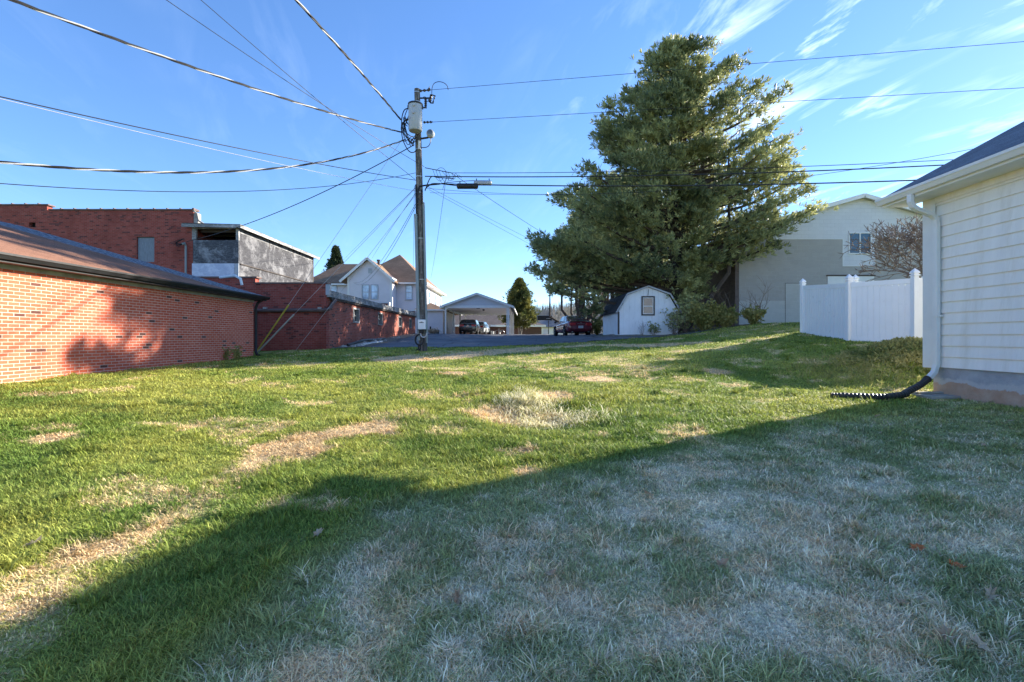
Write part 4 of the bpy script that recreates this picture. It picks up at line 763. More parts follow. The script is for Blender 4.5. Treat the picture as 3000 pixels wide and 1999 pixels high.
    MB().tube(pts, [0.060 if i % 4 < 2 else .053 for i in range(n)], 12).build('corrugated_tube', M['pipe_black'], hs, False)
    MB().tube(pts[:5], [.07] * 5, 12).build('coupling', M['pipe_black'], hs, True)
    sb = thing('splash_block', 'pale concrete splash block lying by the foundation corner', 'splash block', (7.75, 8.75, g(7.7, 8.8))); m_ = MB(); zz = g(7.7, 8.8); m_.box(7.42, 7.98, 8.55, 9.0, zz - .03, zz + .035); m_.box(7.42, 7.98, 8.9, 9.0, zz + .036, zz + .07); m_.build('block', M['concrete'], sb, bevel=.01)
right_house()

# ------------------------------------------------------------------ white vinyl fence
def fence():
    pts = [(10.82, 18.0), (10.45, 15.0), (11.2, 13.45), (13.6, 13.2)]; tp = [EYE + 1.93, EYE + 1.70, EYE + 1.66, EYE + 1.66]; bt = [EYE + .13, EYE - .14, EYE - .25, EYE - .25]
    t = thing('vinyl_fence', 'white vinyl privacy fence with pointed post caps between lawn and grey building', 'fence', (10.6, 15, g(10.6, 15)))
    def post(x, y, z0, z1):
        s = .066; po = MB().box(x - s, x + s, y - s, y + s, z0 - .2, z1 + .06).build('post', M['vinyl_plain'], t)
        m = MB(); zc = z1 + .061
        m.add([(x + a * k, y + b * k, zc + h) for k, h in ((.085, 0), (.085, .03), (.06, .045), (.06, .06), (.088, .075), (.075, .12), (.0, .22)) for a, b in ((-1, -1), (1, -1), (1, 1), (-1, 1))],
              [(i * 4 + j, i * 4 + (j + 1) % 4, i * 4 + 4 + (j + 1) % 4, i * 4 + 4 + j) for i in range(6) for j in range(4)] + [(3, 2, 1, 0)]); m.build('post_cap', M['vinyl_plain'], po)
    for (x, y), a, b in zip(pts, bt, tp): post(x, y, a, b)
    for i in range(3):
        (x0, y0), (x1, y1) = pts[i], pts[i + 1]; a = Vector((x0, y0, 0)); b = Vector((x1, y1, 0)); d = (b - a).normalized(); a += d * .066; b -= d * .066
        def rail(z0, z1, h, nm): MB().bar((a.x, a.y, z0), (b.x, b.y, z1), .062, h).build(nm, M['vinyl_plain'], t)
        rail(tp[i] - .07, tp[i + 1] - .07, .14, 'top_rail'); rail(bt[i] + .07, bt[i + 1] + .07, .14, 'bottom_rail')
        n = d.cross(Vector((0, 0, 1))) * .014; m = MB(); L = (b - a).length; k = max(1, int(L / .155))
        for j in range(k):                                     # tongue-and-groove boards with a real gap between them
            p0 = a + (b - a) * (j / k + .004); p1 = a + (b - a) * ((j + 1) / k - .004); f0 = j / k; f1 = (j + 1) / k
            zb0 = bt[i] + (bt[i + 1] - bt[i]) * f0 + .14; zb1 = bt[i] + (bt[i + 1] - bt[i]) * f1 + .14; zt0 = tp[i] + (tp[i + 1] - tp[i]) * f0 - .14; zt1 = tp[i] + (tp[i + 1] - tp[i]) * f1 - .14
            m.add([(p0 + n) + Vector((0, 0, zb0)), (p1 + n) + Vector((0, 0, zb1)), (p1 + n) + Vector((0, 0, zt1)), (p0 + n) + Vector((0, 0, zt0)), (p0 - n) + Vector((0, 0, zb0)), (p1 - n) + Vector((0, 0, zb1)), (p1 - n) + Vector((0, 0, zt1)), (p0 - n) + Vector((0, 0, zt0))],
                  [(0, 1, 2, 3), (7, 6, 5, 4), (1, 5, 6, 2), (4, 0, 3, 7), (3, 2, 6, 7)])
        m.build('panel', M['vinyl_plain'], t)
        mm = MB(); mm.bar((a.x, a.y, bt[i] + .9), (b.x, b.y, bt[i + 1] + .9), .01, 1.62)
        mm.build('panel_core', M['vinyl_plain'], t)
    p = P(2479, 939, 15.1); m = MB(); m.box(p.x - .015, p.x + .015, p.y - .12, p.y - .05, p.z - .05, p.z + .05); m.build('gate_latch', M['black_metal'], t)
    t2 = thing('vinyl_fence', 'far run of white vinyl fence whose post cap shows just above the nearer panels', 'fence', (12, 17.4, g(12, 17.4))); t = t2
    zt = P(0, 826, 17).z; xx = P(2506, 0, 17).x; post(xx, 17, 1.3, zt - .02)
    MB().box(xx + .07, xx + 2.4, 16.98, 17.02, 1.6, zt - .14).build('panel', M['vinyl_plain'], t2); MB().box(xx + .07, xx + 2.4, 16.975, 17.025, zt - .139, zt).build('top_rail', M['vinyl_plain'], t2); post(xx + 2.47, 17, 1.3, zt)
fence()

# ------------------------------------------------------------------ utility pole
def catm(pts, n):
    P_ = [Vector(p) for p in pts]; out = []; k = len(P_) - 1
    for i in range(n):
        s = i / (n - 1) * k; j = min(int(s), k - 1); u = s - j; a, b, c, d = (P_[max(0, min(k, j + q))] for q in (-1, 0, 1, 2))
        out.append(.5 * ((2 * b) + (c - a) * u + (2 * a - 5 * b + 4 * c - d) * u * u + (3 * b - a - 3 * c + d) * u ** 3))
    return out
PB = Vector((-3.12, 17.0, g(-3.12, 17))); PT = P(1222, 262, 17)
def pole_at(z): return PB.lerp(PT, (z - PB.z) / (PT.z - PB.z))
def pole():
    t = thing('utility_pole', 'weathered wooden utility pole carrying a grey transformer, conduits and coiled cable', 'utility pole', tuple(PB)); n = 14
    MB().tube([PB.lerp(PT, k / n) - Vector((0, 0, .25 if k == 0 else 0)) for k in range(n + 1)], [.150 - .05 * k / n for k in range(n + 1)], 16).build('pole', M['pole_wood'], t, True)
    # transformer
    c = P(1217, 385, 16.62); r = .235; h = .93
    tr = MB().lathe(c, [(r * .9, 0), (r, .04), (r, h - .05), (r * 1.05, h - .045), (r * 1.05, h - .005), (r * .95, h + .02), (r * .3, h + .05)], 28).build('transformer', M['trans_grey'], t, True)
    MB().lathe(c + Vector((0, 0, h - .0)), [(r * 1.08, -.05), (r * 1.08, .0)], 28).build('lid_band', M['black_metal'], tr, True)
    for dz, dx in ((.80, .02), (.55, .01)):
        b = MB(); b.lathe(c + Vector((dx - .03, -r - .0, dz)), [(.05, -.05), (.055, 0), (.05, .04)], 12, axis='y'); b.build('bushing', M['trans_grey'], tr, True)
    for s in (-1, 1):
        b = MB(); b.box(c.x + s * r - .03, c.x + s * r + .03, c.y - .05, c.y + .05, c.z + h - .16, c.z + h - .06); b.build('lug', M['black_metal'], tr)
    b = MB(); b.bar(c + Vector((0, .1, .2)), pole_at(c.z + .2) + Vector((-.08, 0, 0)), .1, .08); b.bar(c + Vector((0, .1, .75)), pole_at(c.z + .75) + Vector((-.08, 0, 0)), .1, .08); b.build('transformer_bracket', M['black_metal'], t)
    # top insulators, cut-out and lightning arrester
    def insul(a, b_, nm, n=4, r=.045):
        a = Vector(a); b_ = Vector(b_); m = MB(); pts = []; rr = []
        for k in range(n * 4 + 1): pts.append(a.lerp(b_, k / (n * 4))); rr.append(r if k % 4 in (1, 2) else r * .45)
        m.tube(pts, rr, 10); m.build(nm, M['porcelain'], t, True)
    a = P(1228, 267, 17); insul(a, P(1262, 264, 17), 'insulator', 3, .05); insul(P(1257, 265, 17), P(1258, 255, 17), 'insulator', 1, .04)
    insul(P(1240, 359, 17), P(1268, 358, 17), 'insulator', 3, .045); insul(P(1247, 291, 16.95), P(1247, 314, 16.9), 'lightning_arrester', 4, .05); insul(P(1259, 300, 16.9), P(1264, 277, 16.95), 'fuse_cutout', 4, .055); insul(P(1268, 303, 16.9), P(1274, 281, 16.9), 'fuse_cutout', 2, .03)
    m = MB(); m.bar(P(1228, 288, 17), P(1262, 288, 16.95), .04, .04); m.bar(P(1240, 316, 17), P(1249, 316, 16.9), .05, .04); m.bar(P(1262, 277, 16.93), P(1276, 282, 16.9), .03, .03); m.bar(P(1260, 302, 16.9), P(1270, 303, 16.9), .03, .03); m.build('bracket', M['black_metal'], t)
    m = MB(); m.tube(catm([P(1265, 275, 16.9), P(1266, 258, 16.8), P(1272, 245, 16.8), P(1285, 240, 16.8), P(1300, 243, 16.9), P(1310, 252, 17), P(1313, 264, 17.0)], 30), .012, 6); m.build('jumper_wire', M['cable'], t, True)
    m = MB(); m.tube(catm([P(1235, 290, 17), P(1244, 284, 16.8), P(1256, 294, 16.85), P(1247, 300, 16.85)], 20), .01, 6); m.build('jumper_wire', M['cable'], t, True)
    # security light
    c2 = P(1261, 392, 16.78); sl_ = MB().lathe(c2, [(.09, -.10), (.135, -.05), (.14, .08), (.11, .10)], 18, axis='y').build('area_light', M['trans_grey'], t, True)
    m = MB(); m.lathe(c2 + Vector((0, -.10, 0)), [(.05, -.01), (.10, .0)], 16, axis='y'); m.build('light_lens', M['glass_grey'], sl_, True)
    m = MB(); m.tube([c2 + Vector((-.02, .02, -.08)), c2 + Vector((-.12, .1, -.1)), pole_at(c2.z - .1)], .035, 8); m.tube(catm([c2 + Vector((.0, .05, -.14)), c2 + Vector((-.02, .05, -.32)), c2 + Vector((-.14, .05, -.45)), pole_at(c2.z - .4)], 14), .014, 6); m.build('light_arm', M['black_metal'], t, True)
    # drip loops
    m = MB(); rg = random.Random(3); L_, R_, T_, B_ = 1172, 1222, 322, 448
    for k in range(9):
        s = [P(1195 + rg.uniform(-3, 6), rg.uniform(318, 372), 16.7)]
        s += [P(rg.uniform(1174, 1186), rg.uniform(338, 380), 16.6 + rg.uniform(-.15, .15)), P(rg.uniform(1176, 1196), rg.uniform(385, 415), 16.6 + rg.uniform(-.15, .15)), P(rg.uniform(1196, 1216), rg.uniform(400, 432), 16.7), P(rg.uniform(1208, 1221), rg.uniform(388, 420), 16.8)]
        m.tube(catm(s, 26), .012 + .004 * rg.random(), 6)
    m.tube(catm([P(1195, 318, 16.7), P(1184, 324, 16.6), P(1177, 350, 16.6), P(1178, 400, 16.6), P(1190, 432, 16.7), P(1202, 446, 16.7), P(1214, 446, 16.8), P(1222, 437, 16.9)], 34), .018, 6)
    m.build('drip_loop', M['cable'], t, True)
    # conduits and cables down the shaft
    def shaft(name, dx, dy, z0, z1, r, mat, n=10, smooth=True):
        MB().tube([pole_at(z1 + (z0 - z1) * k / 8) + Vector((dx, dy, 0)) for k in range(9)], r, n).build(name, mat, t, smooth)
    z = lambda py: P(0, py, 17).z
    shaft('conduit', -.125, -.14, z(998), z(631), .055, M['conduit']); shaft('conduit', .150, -.09, z(1005), z(596), .040, M['conduit'])
    shaft('riser_cable', -.10, -.13, z(640), z(545), .028, M['cable']); shaft('riser_cable', .11, -.11, z(600), z(560), .03, M['cable'])
    m = MB(); m.tube(catm([pole_at(z(640)) + Vector((-.1, -.13, 0)), pole_at(z(590)) + Vector((-.07, -.17, 0)), pole_at(z(560)) + Vector((.0, -.18, 0)), pole_at(z(548)) + Vector((.11, -.1, 0)), P(1290, 539, 17)], 24), .028, 8); m.build('riser_cable', M['cable'], t, True)
    for py in (272, 300, 440, 519, 566, 700, 820):
        q = pole_at(z(py)); m = MB(); m.lathe(q, [(.004 + .150 - .05 * (q.z - PB.z) / (PT.z - PB.z), -.012), (.006 + .150 - .05 * (q.z - PB.z) / (PT.z - PB.z), .012)], 16); m.build('band_clamp', M['steel'], t, True)
    q = pole_at(z(428)); m = MB(); m.box(q.x + .02, q.x + .09, q.y - .17, q.y - .11, z(442), z(418)); m.build('fibreglass_guard', M['white_trim'], t)
    # terminal box with printed marks
    zb0, zb1 = z(966), z(938); q = pole_at((zb0 + zb1) / 2); bx0, bx1, yb = q.x - .10, q.x + .155, q.y - .36
    bb = MB().box(bx0, bx1, yb, q.y - .16, zb0, zb1).build('terminal_box', M['vinyl_plain'], t, bevel=.012)
    m = MB(); m.box(bx0 + .05, bx1 - .05, yb - .004, yb - .001, zb1 - .115, zb1 - .095); m.box(bx0 + .095, bx1 - .095, yb - .004, yb - .001, zb1 - .09, zb1 - .075); m.build('printed_mark', M['black_metal'], bb)
    m = MB(); [m.box(bx0 + .03 + k * .045, bx0 + .045 + k * .045, yb - .006, yb - .001, zb0 + .02, zb1 - .14) for k in range(5)]; m.build('box_rib', M['vinyl_plain'], bb)
    m = MB(); m.box(bx0 - .01, bx1 + .01, yb - .01, q.y - .15, zb0 - .03, zb0 - .003); m.box(bx0 + .04, bx0 + .16, yb + .02, q.y - .15, zb0 - .14, zb0 - .03); m.build('box_base', M['black_metal'], bb)
    cc = P(1229, 996, 16.55); rr = MB()
    for k in range(4):
        a0 = .13 + .006 * k; rr.tube([cc + Vector((a0 * math.cos(u * 2 * math.pi / 30), -.01 * k, (a0 * 1.28) * math.sin(u * 2 * math.pi / 30))) for u in range(31)], .016, 6)
    rr.build('cable_coil', M['cable'], t, True)
    rr = MB(); c3 = P(1241, 978, 16.5)
    for k in range(3): rr.tube([c3 + Vector(((.09 + .012 * k) * math.cos(u * math.pi / 14 + math.pi * .98), -.008 * k, (.11 + .012 * k) * math.sin(u * math.pi / 14 + math.pi * .98))) for u in range(16)], .010, 6)
    rr.build('cable_coil', M['cable_pale'], t, True)
    m = MB()
    for s in (-.03, .02): m.tube(catm([cc + Vector((s, 0, -.15)), cc + Vector((s * 1.3, .0, -.3)), Vector((PB.x - .12 + s * 2, 16.6, PB.z + .02))], 12), .022, 6)
    m.build('ground_cable', M['cable'], t, True)
pole()

# ------------------------------------------------------------------ wires
def wire(name, A, YA, B, YB, mid=None, r=.008, mat='cable', label='', cat='wire', twist=0, sag=None, group=None, n=48):
    a = P(*A, YA) if not isinstance(A, Vector) else A; b = P(*B, YB) if not isinstance(B, Vector) else B
    if mid is not None:
        best = min((abs(1500 + F * (a.lerp(b, k / 400).x) / a.lerp(b, k / 400).y - mid[0]), k / 400) for k in range(401)); u = best[1]; q = a.lerp(b, u)
        zt = EYE + (990 - mid[1]) / F * q.y; sag = (q.z - zt) / (4 * u * (1 - u)) if .02 < u < .98 else 0
    sag = sag or 0; pts = [a.lerp(b, k / n) - Vector((0, 0, 4 * sag * (k / n) * (1 - k / n))) for k in range(n + 1)]
    m = MB()
    if twist:
        N2 = 260; L = (b - a).length; d = (b - a).normalized(); s1 = d.cross(Vector((0, 0, 1))).normalized(); s2 = s1.cross(d)
        for k3 in range(3):
            pp = []
            for k in range(N2 + 1):
                u = k / N2; c = a.lerp(b, u) - Vector((0, 0, 4 * sag * u * (1 - u))); ang = 2 * math.pi * (u * L / twist) + k3 * 2.094; pp.append(c + s1 * r * 1.1 * math.cos(ang) + s2 * r * 1.1 * math.sin(ang))
            m.tube(pp, r, 5, 1 if k3 == 0 else 0)
        o = m.build(name, [M[mat], M['cable_pale']], None, True)
    else:
        m.tube(pts, r, 6); o = m.build(name, M[mat], None, True)
    tag(o, label, cat, group or 'wires strung from the utility pole'); return pts
wire('power_cable', (1178, 388), 16.8, (-350, -150), 6, (584, 204.5), .013, label='thick twisted service cable rising from the transformer to the top left corner', twist=1.3)
wire('power_cable', (1188, 409), 16.8, (-300, 440), 7, (531, 506), .013, label='thick twisted service cable sagging low across the left sky above the brick building', twist=1.1)
wire('power_cable', (1174, 351), 16.7, (560, -330), 7, (988, 133), .015, label='dark cable rising steeply from the transformer to the top edge', twist=1.5)
wire('service_drop', (1213, 425), 16.9, (548, 708), 24.7, (903, 584), .017, label='dark service drop running down from the pole to the mast on the tall brick building')
wire('overhead_wire', (1243, 489), 16.9, (300, -130), 9, (797, 210), .008, label='lower of two thin wires crossing up towards the top edge left of the pole')
wire('overhead_wire', (1216, 526), 17, (440, -130), 10, (800, 183), .008, label='upper of two thin wires crossing up towards the top edge left of the pole')
wire('overhead_wire', (1222, 529), 17, (-300, 215), 7, (627, 420), .010, label='dark straight wire entering at the left edge above the twisted cable')
wire('overhead_wire', (1217, 560), 17, (-300, 215), 7, (568, 425), .006, mat='cable_pale', label='thin pale wire sagging just beneath the dark wire in the left sky')
wire('overhead_wire', (1217, 507), 17, (-300, 512), 8, (664, 562), .008, label='lowest wire in the left sky running almost level above the brick parapet')
wire('overhead_wire', (1262, 264), 17, (3500, 82), 13, (2155, 191), .008, label='topmost wire running right from the head of the pole past the treetop')
wire('overhead_wire', (1268, 358), 17, (3500, 228), 13, (2155, 307), .008, label='second wire from the top running right across the upper tree')
wire('overhead_wire', (1245, 492), 17, (1322, 507), 16.9, None, .014, label='short messenger wire between the pole and the hanging loops')
wire('overhead_wire', (1322, 507), 16.9, (3500, 425), 13.2, (2050, 498), .010, label='thin wire above the two thick phone cables on the right')
wire('phone_cable', (1245, 517), 17, (3500, 438), 13.2, (1900, 515), .018, label='thick black phone cable with the grey splice case, upper of the pair')
wire('phone_cable', (1290, 539), 17, (3500, 488), 13.2, (1950, 545), .020, label='thick black phone cable with the black splice case, lower of the pair')
wire('overhead_wire', (1250, 552), 17, (3300, 340), 11, (1600, 570), .006, label='thin sagging wire below the phone cables, upper of two')
wire('overhead_wire', (1260, 565), 17, (1900, 560), 30, (1520, 571), .006, label='thin sagging wire below the phone cables, lower of two, ending in the tree')
wire('overhead_wire', (1322, 507), 16.9, (1660, 725), 28, (1460, 600), .009, label='dark wire slanting down from the splice cases into the tree')
wire('overhead_wire', (1255, 548), 17, (1650, 750), 29, (1480, 665), .006, label='thin wire slanting down from the pole into the lower tree, upper of two')
wire('overhead_wire', (1257, 556), 17, (1650, 768), 29, (1480, 677), .006, label='thin wire slanting down from the pole into the lower tree, lower of two')
wire('overhead_wire', (1304, 543), 17, (1262, 815), 50, None, .008, sag=.3, label='thin wire dropping just right of the pole to the white house roof')
wire('overhead_wire', (1214, 545), 17, (1210, 838), 50, None, .008, sag=.2, label='thin wire dropping close beside the left of the pole to the white house')
wire('overhead_wire', (1222, 560), 17, (1090, 757), 51, (1139, 680), .009, label='faint wire running from the pole to the ridge left of the front gable')
wire('overhead_wire', (1222, 590), 17, (1040, 828), 49.8, (1150, 715), .009, label='slack wire looping down across the front gable of the white house')
wire('overhead_wire', (1222, 597), 17, (1036, 828), 49.8, (1140, 745), .009, label='lowest slack wire looping across the front gable of the white house')
wire('overhead_wire', (1222, 545), 17, (1000, 768), 60, (1110, 658), .009, label='thin wire running from the pole to the left hip of the white house roof')
wire('overhead_wire', (1252, 545), 16.97, (1430, 530), 16.9, None, .011, label='short lashed cable between pole and splice case', sag=-.06)
def guy(A, YA, B, YB, mat, f0, lab):
    a = P(*A, YA); b = P(*B, YB); b.z = g(b.x, b.y) + .03; t = thing('guy_wire', lab, 'guy wire', tuple(b), group='guy wires anchored by the garage corner')
    MB().tube([a, b], .007, 6).build('strand', M['cable_pale'], t, True)
    if mat: MB().tube([b, b.lerp(a, f0)], .028, 10).build('guard', M[mat], t, True)
guy((1190, 392), 17, (748, 1030), 18.4, 'yellow', .235, 'guy wire with a yellow plastic guard in front of the low brick wall')
guy((1222, 548), 17, (750, 1042), 18.0, 'guard_grey', .245, 'guy wire with a pale grey guard in front of the low brick wall')
guy((1222, 566), 17, (866, 1024), 19.2, None, 0, 'bare thin guy wire without guard crossing the low brick wall')
def splice(x0, x1, py, Y, r, mat, lab):
    a = P(x0, py, Y); b = P(x1, py, Y); t = thing('splice_case', lab, 'splice case', tuple(a)); m = MB(); L = b.x - a.x
    m.lathe(a, [(r * .5, 0), (r, .03), (r * 1.05, .06), (r, .09), (r, L - .09), (r * 1.05, L - .06), (r, L - .03), (r * .5, L)], 16, axis='x'); m.build('case', M[mat], t, True)
    for k in (.15, .85): h = MB(); h.box(a.x + L * k - .015, a.x + L * k + .015, Y - .02, Y + .02, a.z + r * .9, a.z + r + .07); h.build('hanger', M['black_metal'], t)
splice(1388, 1441, 537, 16.85, .085, 'trans_grey', 'grey cylindrical splice case hanging from the upper phone cable'); splice(1338, 1401, 546, 16.8, .095, 'black_metal', 'black cylindrical splice case hanging from the lower phone cable')
m = MB(); rg = random.Random(5)
for k in range(7):
    x = 1268 + k * 9; m.tube(catm([P(x, 498 + k * 1.4, 16.95), P(x + 10, 518 + rg.uniform(-5, 10), 16.8), P(x + 22, rg.uniform(505, 540), 16.8), P(x + 30, 522, 16.9)], 16), .007, 5)
m.tube(catm([P(1278, 500, 16.95), P(1290, 492, 16.9), P(1302, 497, 16.9), P(1310, 515, 16.9), P(1300, 545, 16.95), P(1297, 556, 17)], 24), .008, 5)
m.tube(catm([P(1245, 560, 16.9), P(1262, 520, 16.8), P(1285, 521, 16.8), P(1330, 523, 16.9)], 20), .018, 6); m.tube(catm([P(1245, 556, 16.9), P(1256, 545, 16.8), P(1275, 538, 16.8), P(1342, 545, 16.85)], 20), .018, 6)
tag(m.build('cable_loops', M['cable'], None, True), 'tangle of thin black jumper loops hanging right of the pole', 'cable loops', 'wires strung from the utility pole')
s = thing('cable_snowshoe', 'oval loop of spare cable hanging on the phone cable in front of the tree', 'cable loop', tuple(P(1800, 520, 15.8))); c = P(1795, 519, 15.9); m = MB(); m.tube([c + Vector((.26 * math.cos(u * math.pi / 15), 0, .09 * math.sin(u * math.pi / 15))) for u in range(31)], .012, 6); m.build('loop', M['cable'], s, True)

# ------------------------------------------------------------------ cars
def carpaint(name, c, rough=.25): t = NT(name, rough, .5); t.col(t.mix(t.rng(t.noise(t.tc.outputs['Object'], 3, 4), .4, .7, 0, .25), c, mul(c, .7))); t.b.inputs['Coat Weight'].default_value = .8; t.b.inputs['Coat Roughness'].default_value = .06; return t.m
M['paint_maroon'] = carpaint('paint_maroon', (.16, .018, .035)); M['paint_black'] = carpaint('paint_black', (.012, .012, .014)); M['paint_silver'] = carpaint('paint_silver', (.52, .54, .56), .3)
M['tail_red'] = plain('tail_red', (.50, .02, .03), .2, .2, 8, spec=.6); M['plate'] = plain('plate', (.62, .66, .72), .5, .1, 8); M['plate_tan'] = plain('plate_tan', (.6, .42, .33), .5, .1, 8); M['plate_ink'] = plain('plate_ink', (.07, .12, .35), .5)
def car(name, label, loc, rz, paint, L=4.7, Wd=1.8, H=1.38, kind='sedan'):
    t = thing(name, label, 'car', loc, rz); hw = Wd / 2; B = MB
    belt = .92 if kind == 'sedan' else 1.0; tail = .98 if kind == 'sedan' else 1.08
    # stations: y, half width, bottom z, top z
    st = [(0.0, .84, .42, tail - .26), (.04, .93, .30, tail - .10), (.16, .97, .24, tail - .0), (.55, 1.0, .20, tail + .02), (1.2, 1.0, .19, belt + .02), (2.2, 1.0, .18, belt - .02), (3.2, 1.0, .19, belt - .07), (3.9, .98, .21, belt - .14), (4.35, .94, .24, belt - .22), (4.62, .86, .28, belt - .32), (4.7, .74, .38, belt - .42)]
    vs = []; k = L / 4.7
    for y, w, zb, zt in st:
        w *= hw; y *= k; half = [(0, zb), (w * .80, zb), (w * .95, zb + .07), (w, zb + (zt - zb) * .42), (w * .985, zb + (zt - zb) * .68), (w * .93, zt - .05), (w * .80, zt), (0, zt + .015)]
        vs += [(x, y, z) for x, z in half] + [(-x, y, z) for x, z in half[-2:0:-1]]
    n = 14; fs = [(i * n + j, i * n + (j + 1) % n, (i + 1) * n + (j + 1) % n, (i + 1) * n + j) for i in range(len(st) - 1) for j in range(n)]
    fs = [f[::-1] for f in fs]; fs += [tuple(range(n)), tuple(range(len(st) * n - 1, len(st) * n - n - 1, -1))]
    B().add(vs, fs).build('body', paint, t, True, True, subsurf=2)
    if kind == 'sedan': cb = [(.62, .80, belt + .0, .78), (1.42, .80, H - .03, .60), (1.75, .82, H, .62), (2.55, .82, H - .01, .62), (3.45, .82, belt - .1, .80)]
    else: cb = [(.08, .84, belt + .05, .84), (.42, .84, H - .05, .68), (.75, .84, H, .68), (2.5, .84, H - .02, .66), (3.4, .84, belt - .1, .84)]
    vs = []
    for y, wb, zt, wt in cb:
        y *= k; zb = belt - .1; vs += [(-wb * Wd / 2 * 1.06, y, zb), (-wt * Wd / 2 * 1.1, y, max(zt, zb + .01)), (-wt * Wd / 2 * .7, y, max(zt, zb + .01) + .025), (wt * Wd / 2 * .7, y, max(zt, zb + .01) + .025), (wt * Wd / 2 * 1.1, y, max(zt, zb + .01)), (wb * Wd / 2 * 1.06, y, zb)]
    m_ = 6; fs = [(i * m_ + j, (i + 1) * m_ + j, (i + 1) * m_ + j + 1, i * m_ + j + 1) for i in range(len(cb) - 1) for j in range(m_ - 1)] + [tuple(range(m_)), tuple(range(len(cb) * m_ - 1, len(cb) * m_ - m_ - 1, -1))]
    B().add(vs, fs).build('cabin', paint, t, True, True, bevel=.03, angle=50)
    V = [Vector(v) for v in vs]
    def pane(nm, q, off, mat=M['glass'], inset=.06):
        c = sum(q, Vector()) / len(q); q = [p.lerp(c, inset) + Vector(off) for p in q]; B().poly(q, .004).build(nm, mat, t, local=True)
    for s, (a, b) in ((-1, (0, 1)), (1, (5, 4))):
        for i in (1, 2): pane('side_window', [V[i * 6 + a].lerp(V[i * 6 + b], .32), V[(i + 1) * 6 + a].lerp(V[(i + 1) * 6 + b], .32), V[(i + 1) * 6 + b], V[i * 6 + b]], (s * .012, 0, 0))
        tri = [V[0 + a].lerp(V[6 + a], .35).lerp(V[6 + b], .22), V[6 + a].lerp(V[6 + b], .32), V[6 + b].lerp(V[6 + a], .05)]; pane('quarter_window', tri, (s * .014, 0, 0))
        tri = [V[3 * 6 + a].lerp(V[3 * 6 + b], .32), V[4 * 6 + a].lerp(V[3 * 6 + a], .28).lerp(V[3 * 6 + b], .15), V[3 * 6 + b].lerp(V[4 * 6 + b], .08)]; pane('side_window', tri, (s * .014, 0, 0))
    pane('rear_window', [V[1], V[4], V[6 + 4], V[6 + 1]], (0, -.02, .02), inset=.10); pane('windshield', [V[18 + 1], V[18 + 4], V[24 + 4], V[24 + 1]], (0, .02, .02), inset=.08)
    for x in (-1, 1):
        for y in (.98, 3.75):
            c = Vector((x * (hw - .10), y * k, .32)); w = B().lathe(c, [(.22, -.10), (.305, -.10), (.32, -.07), (.32, .07), (.305, .10), (.22, .10)], 22, axis='x').build('wheel', M['tyre'], t, True, True)
            r = B(); r.lathe(c + Vector((x * .07, 0, 0)), [(.215, -.02), (.215, .02), (.06, .035)], 22, axis='x'); r.build('rim', M['rim'], w, True, True)
            for q in range(5):
                a = q * 2 * math.pi / 5; sp = B(); sp.bar(c + Vector((x * .108, .05 * math.cos(a), .05 * math.sin(a))), c + Vector((x * .10, .2 * math.cos(a), .2 * math.sin(a))), .05, .02); sp.build('spoke', M['steel'], w, local=True) if q < 5 else 0
            A = B(); A.lathe(Vector((x * (hw - .035), y * k, .34)), [(.37, -.04), (.37, .03)], 24, axis='x'); A.build('wheel_arch', M['dark_void'], t, True, True)
        B().lathe(Vector((x * (hw + .10), 3.05 * k, belt + .05)), [(.03, -.06), (.085, -.05), (.09, .05), (.04, .07)], 10, axis='y').build('side_mirror', M['black_metal'] if kind == 'sedan' else paint, t, True, True)
        B().box(x * hw * .62 - .20, x * hw * .62 + .20, -.012, .06, tail - .30, tail - .14).build('tail_light', M['tail_red'], t, local=True, bevel=.02)
        e = B(); e.tube([(x * .55, .0, .26), (x * .55, .25, .27)], .035, 10); e.build('exhaust_tip', M['steel'], t, True, True)
    pl = B(); pl.box(-.16, .16, -.03, -.012, .50 if kind == 'sedan' else .72, .66 if kind == 'sedan' else .86); po = pl.build('number_plate', M['plate'] if kind == 'sedan' else M['plate_tan'], t, local=True)
    B().box(-hw * .80, hw * .80, -.015, .05, .36, .40).build('bumper_line', M['dark_void'], t, local=True)
    if kind == 'sedan':
        i_ = B(); [i_.box(-.115 + .038 * q, -.092 + .038 * q, -.034, -.031, .545, .60) for q in range(6)]; i_.build('plate_digits', M['plate_ink'], po, local=True)
        s = B(); s.box(-hw * .80, hw * .80, .08, .26, tail + .10, tail + .13); s.box(-hw * .72, -hw * .68, .14, .24, tail - .02, tail + .1); s.box(hw * .68, hw * .72, .14, .24, tail - .02, tail + .1); s.build('spoiler', paint, t, local=True, bevel=.01)
        l = B(); [l.box(-.22 + .07 * q, -.19 + .07 * q, -.018, -.008, tail - .20, tail - .17) for q in range(7)]; l.box(-.03, .05, -.018, -.008, tail - .13, tail - .10); l.build('badge', M['steel'], t, local=True)
    else: l = B(); l.box(-.05, .05, -.018, -.008, tail - .22, tail - .15); l.build('badge', M['steel'], t, local=True)
car('parked_sedan', 'maroon sedan with rear spoiler parked on the asphalt facing away left of the white shed', (4.52, 31.8, g(4.5, 32) + .02), R(8), M['paint_maroon'], 4.75, 1.76, 1.36)
car('parked_car', 'black hatchback with red tail lights parked under the carport', (-4.35, 47.5, g(-4.3, 47.5) + .02), R(-2.5), M['paint_black'], 4.6, 1.85, 1.45, 'hatch')
car('parked_car', 'silver car in front of the black hatchback at the far end of the carport', (-3.9, 53.2, g(-3.9, 53.5) + .02), R(-7), M['paint_silver'], 4.7, 1.8, 1.42, 'hatch')

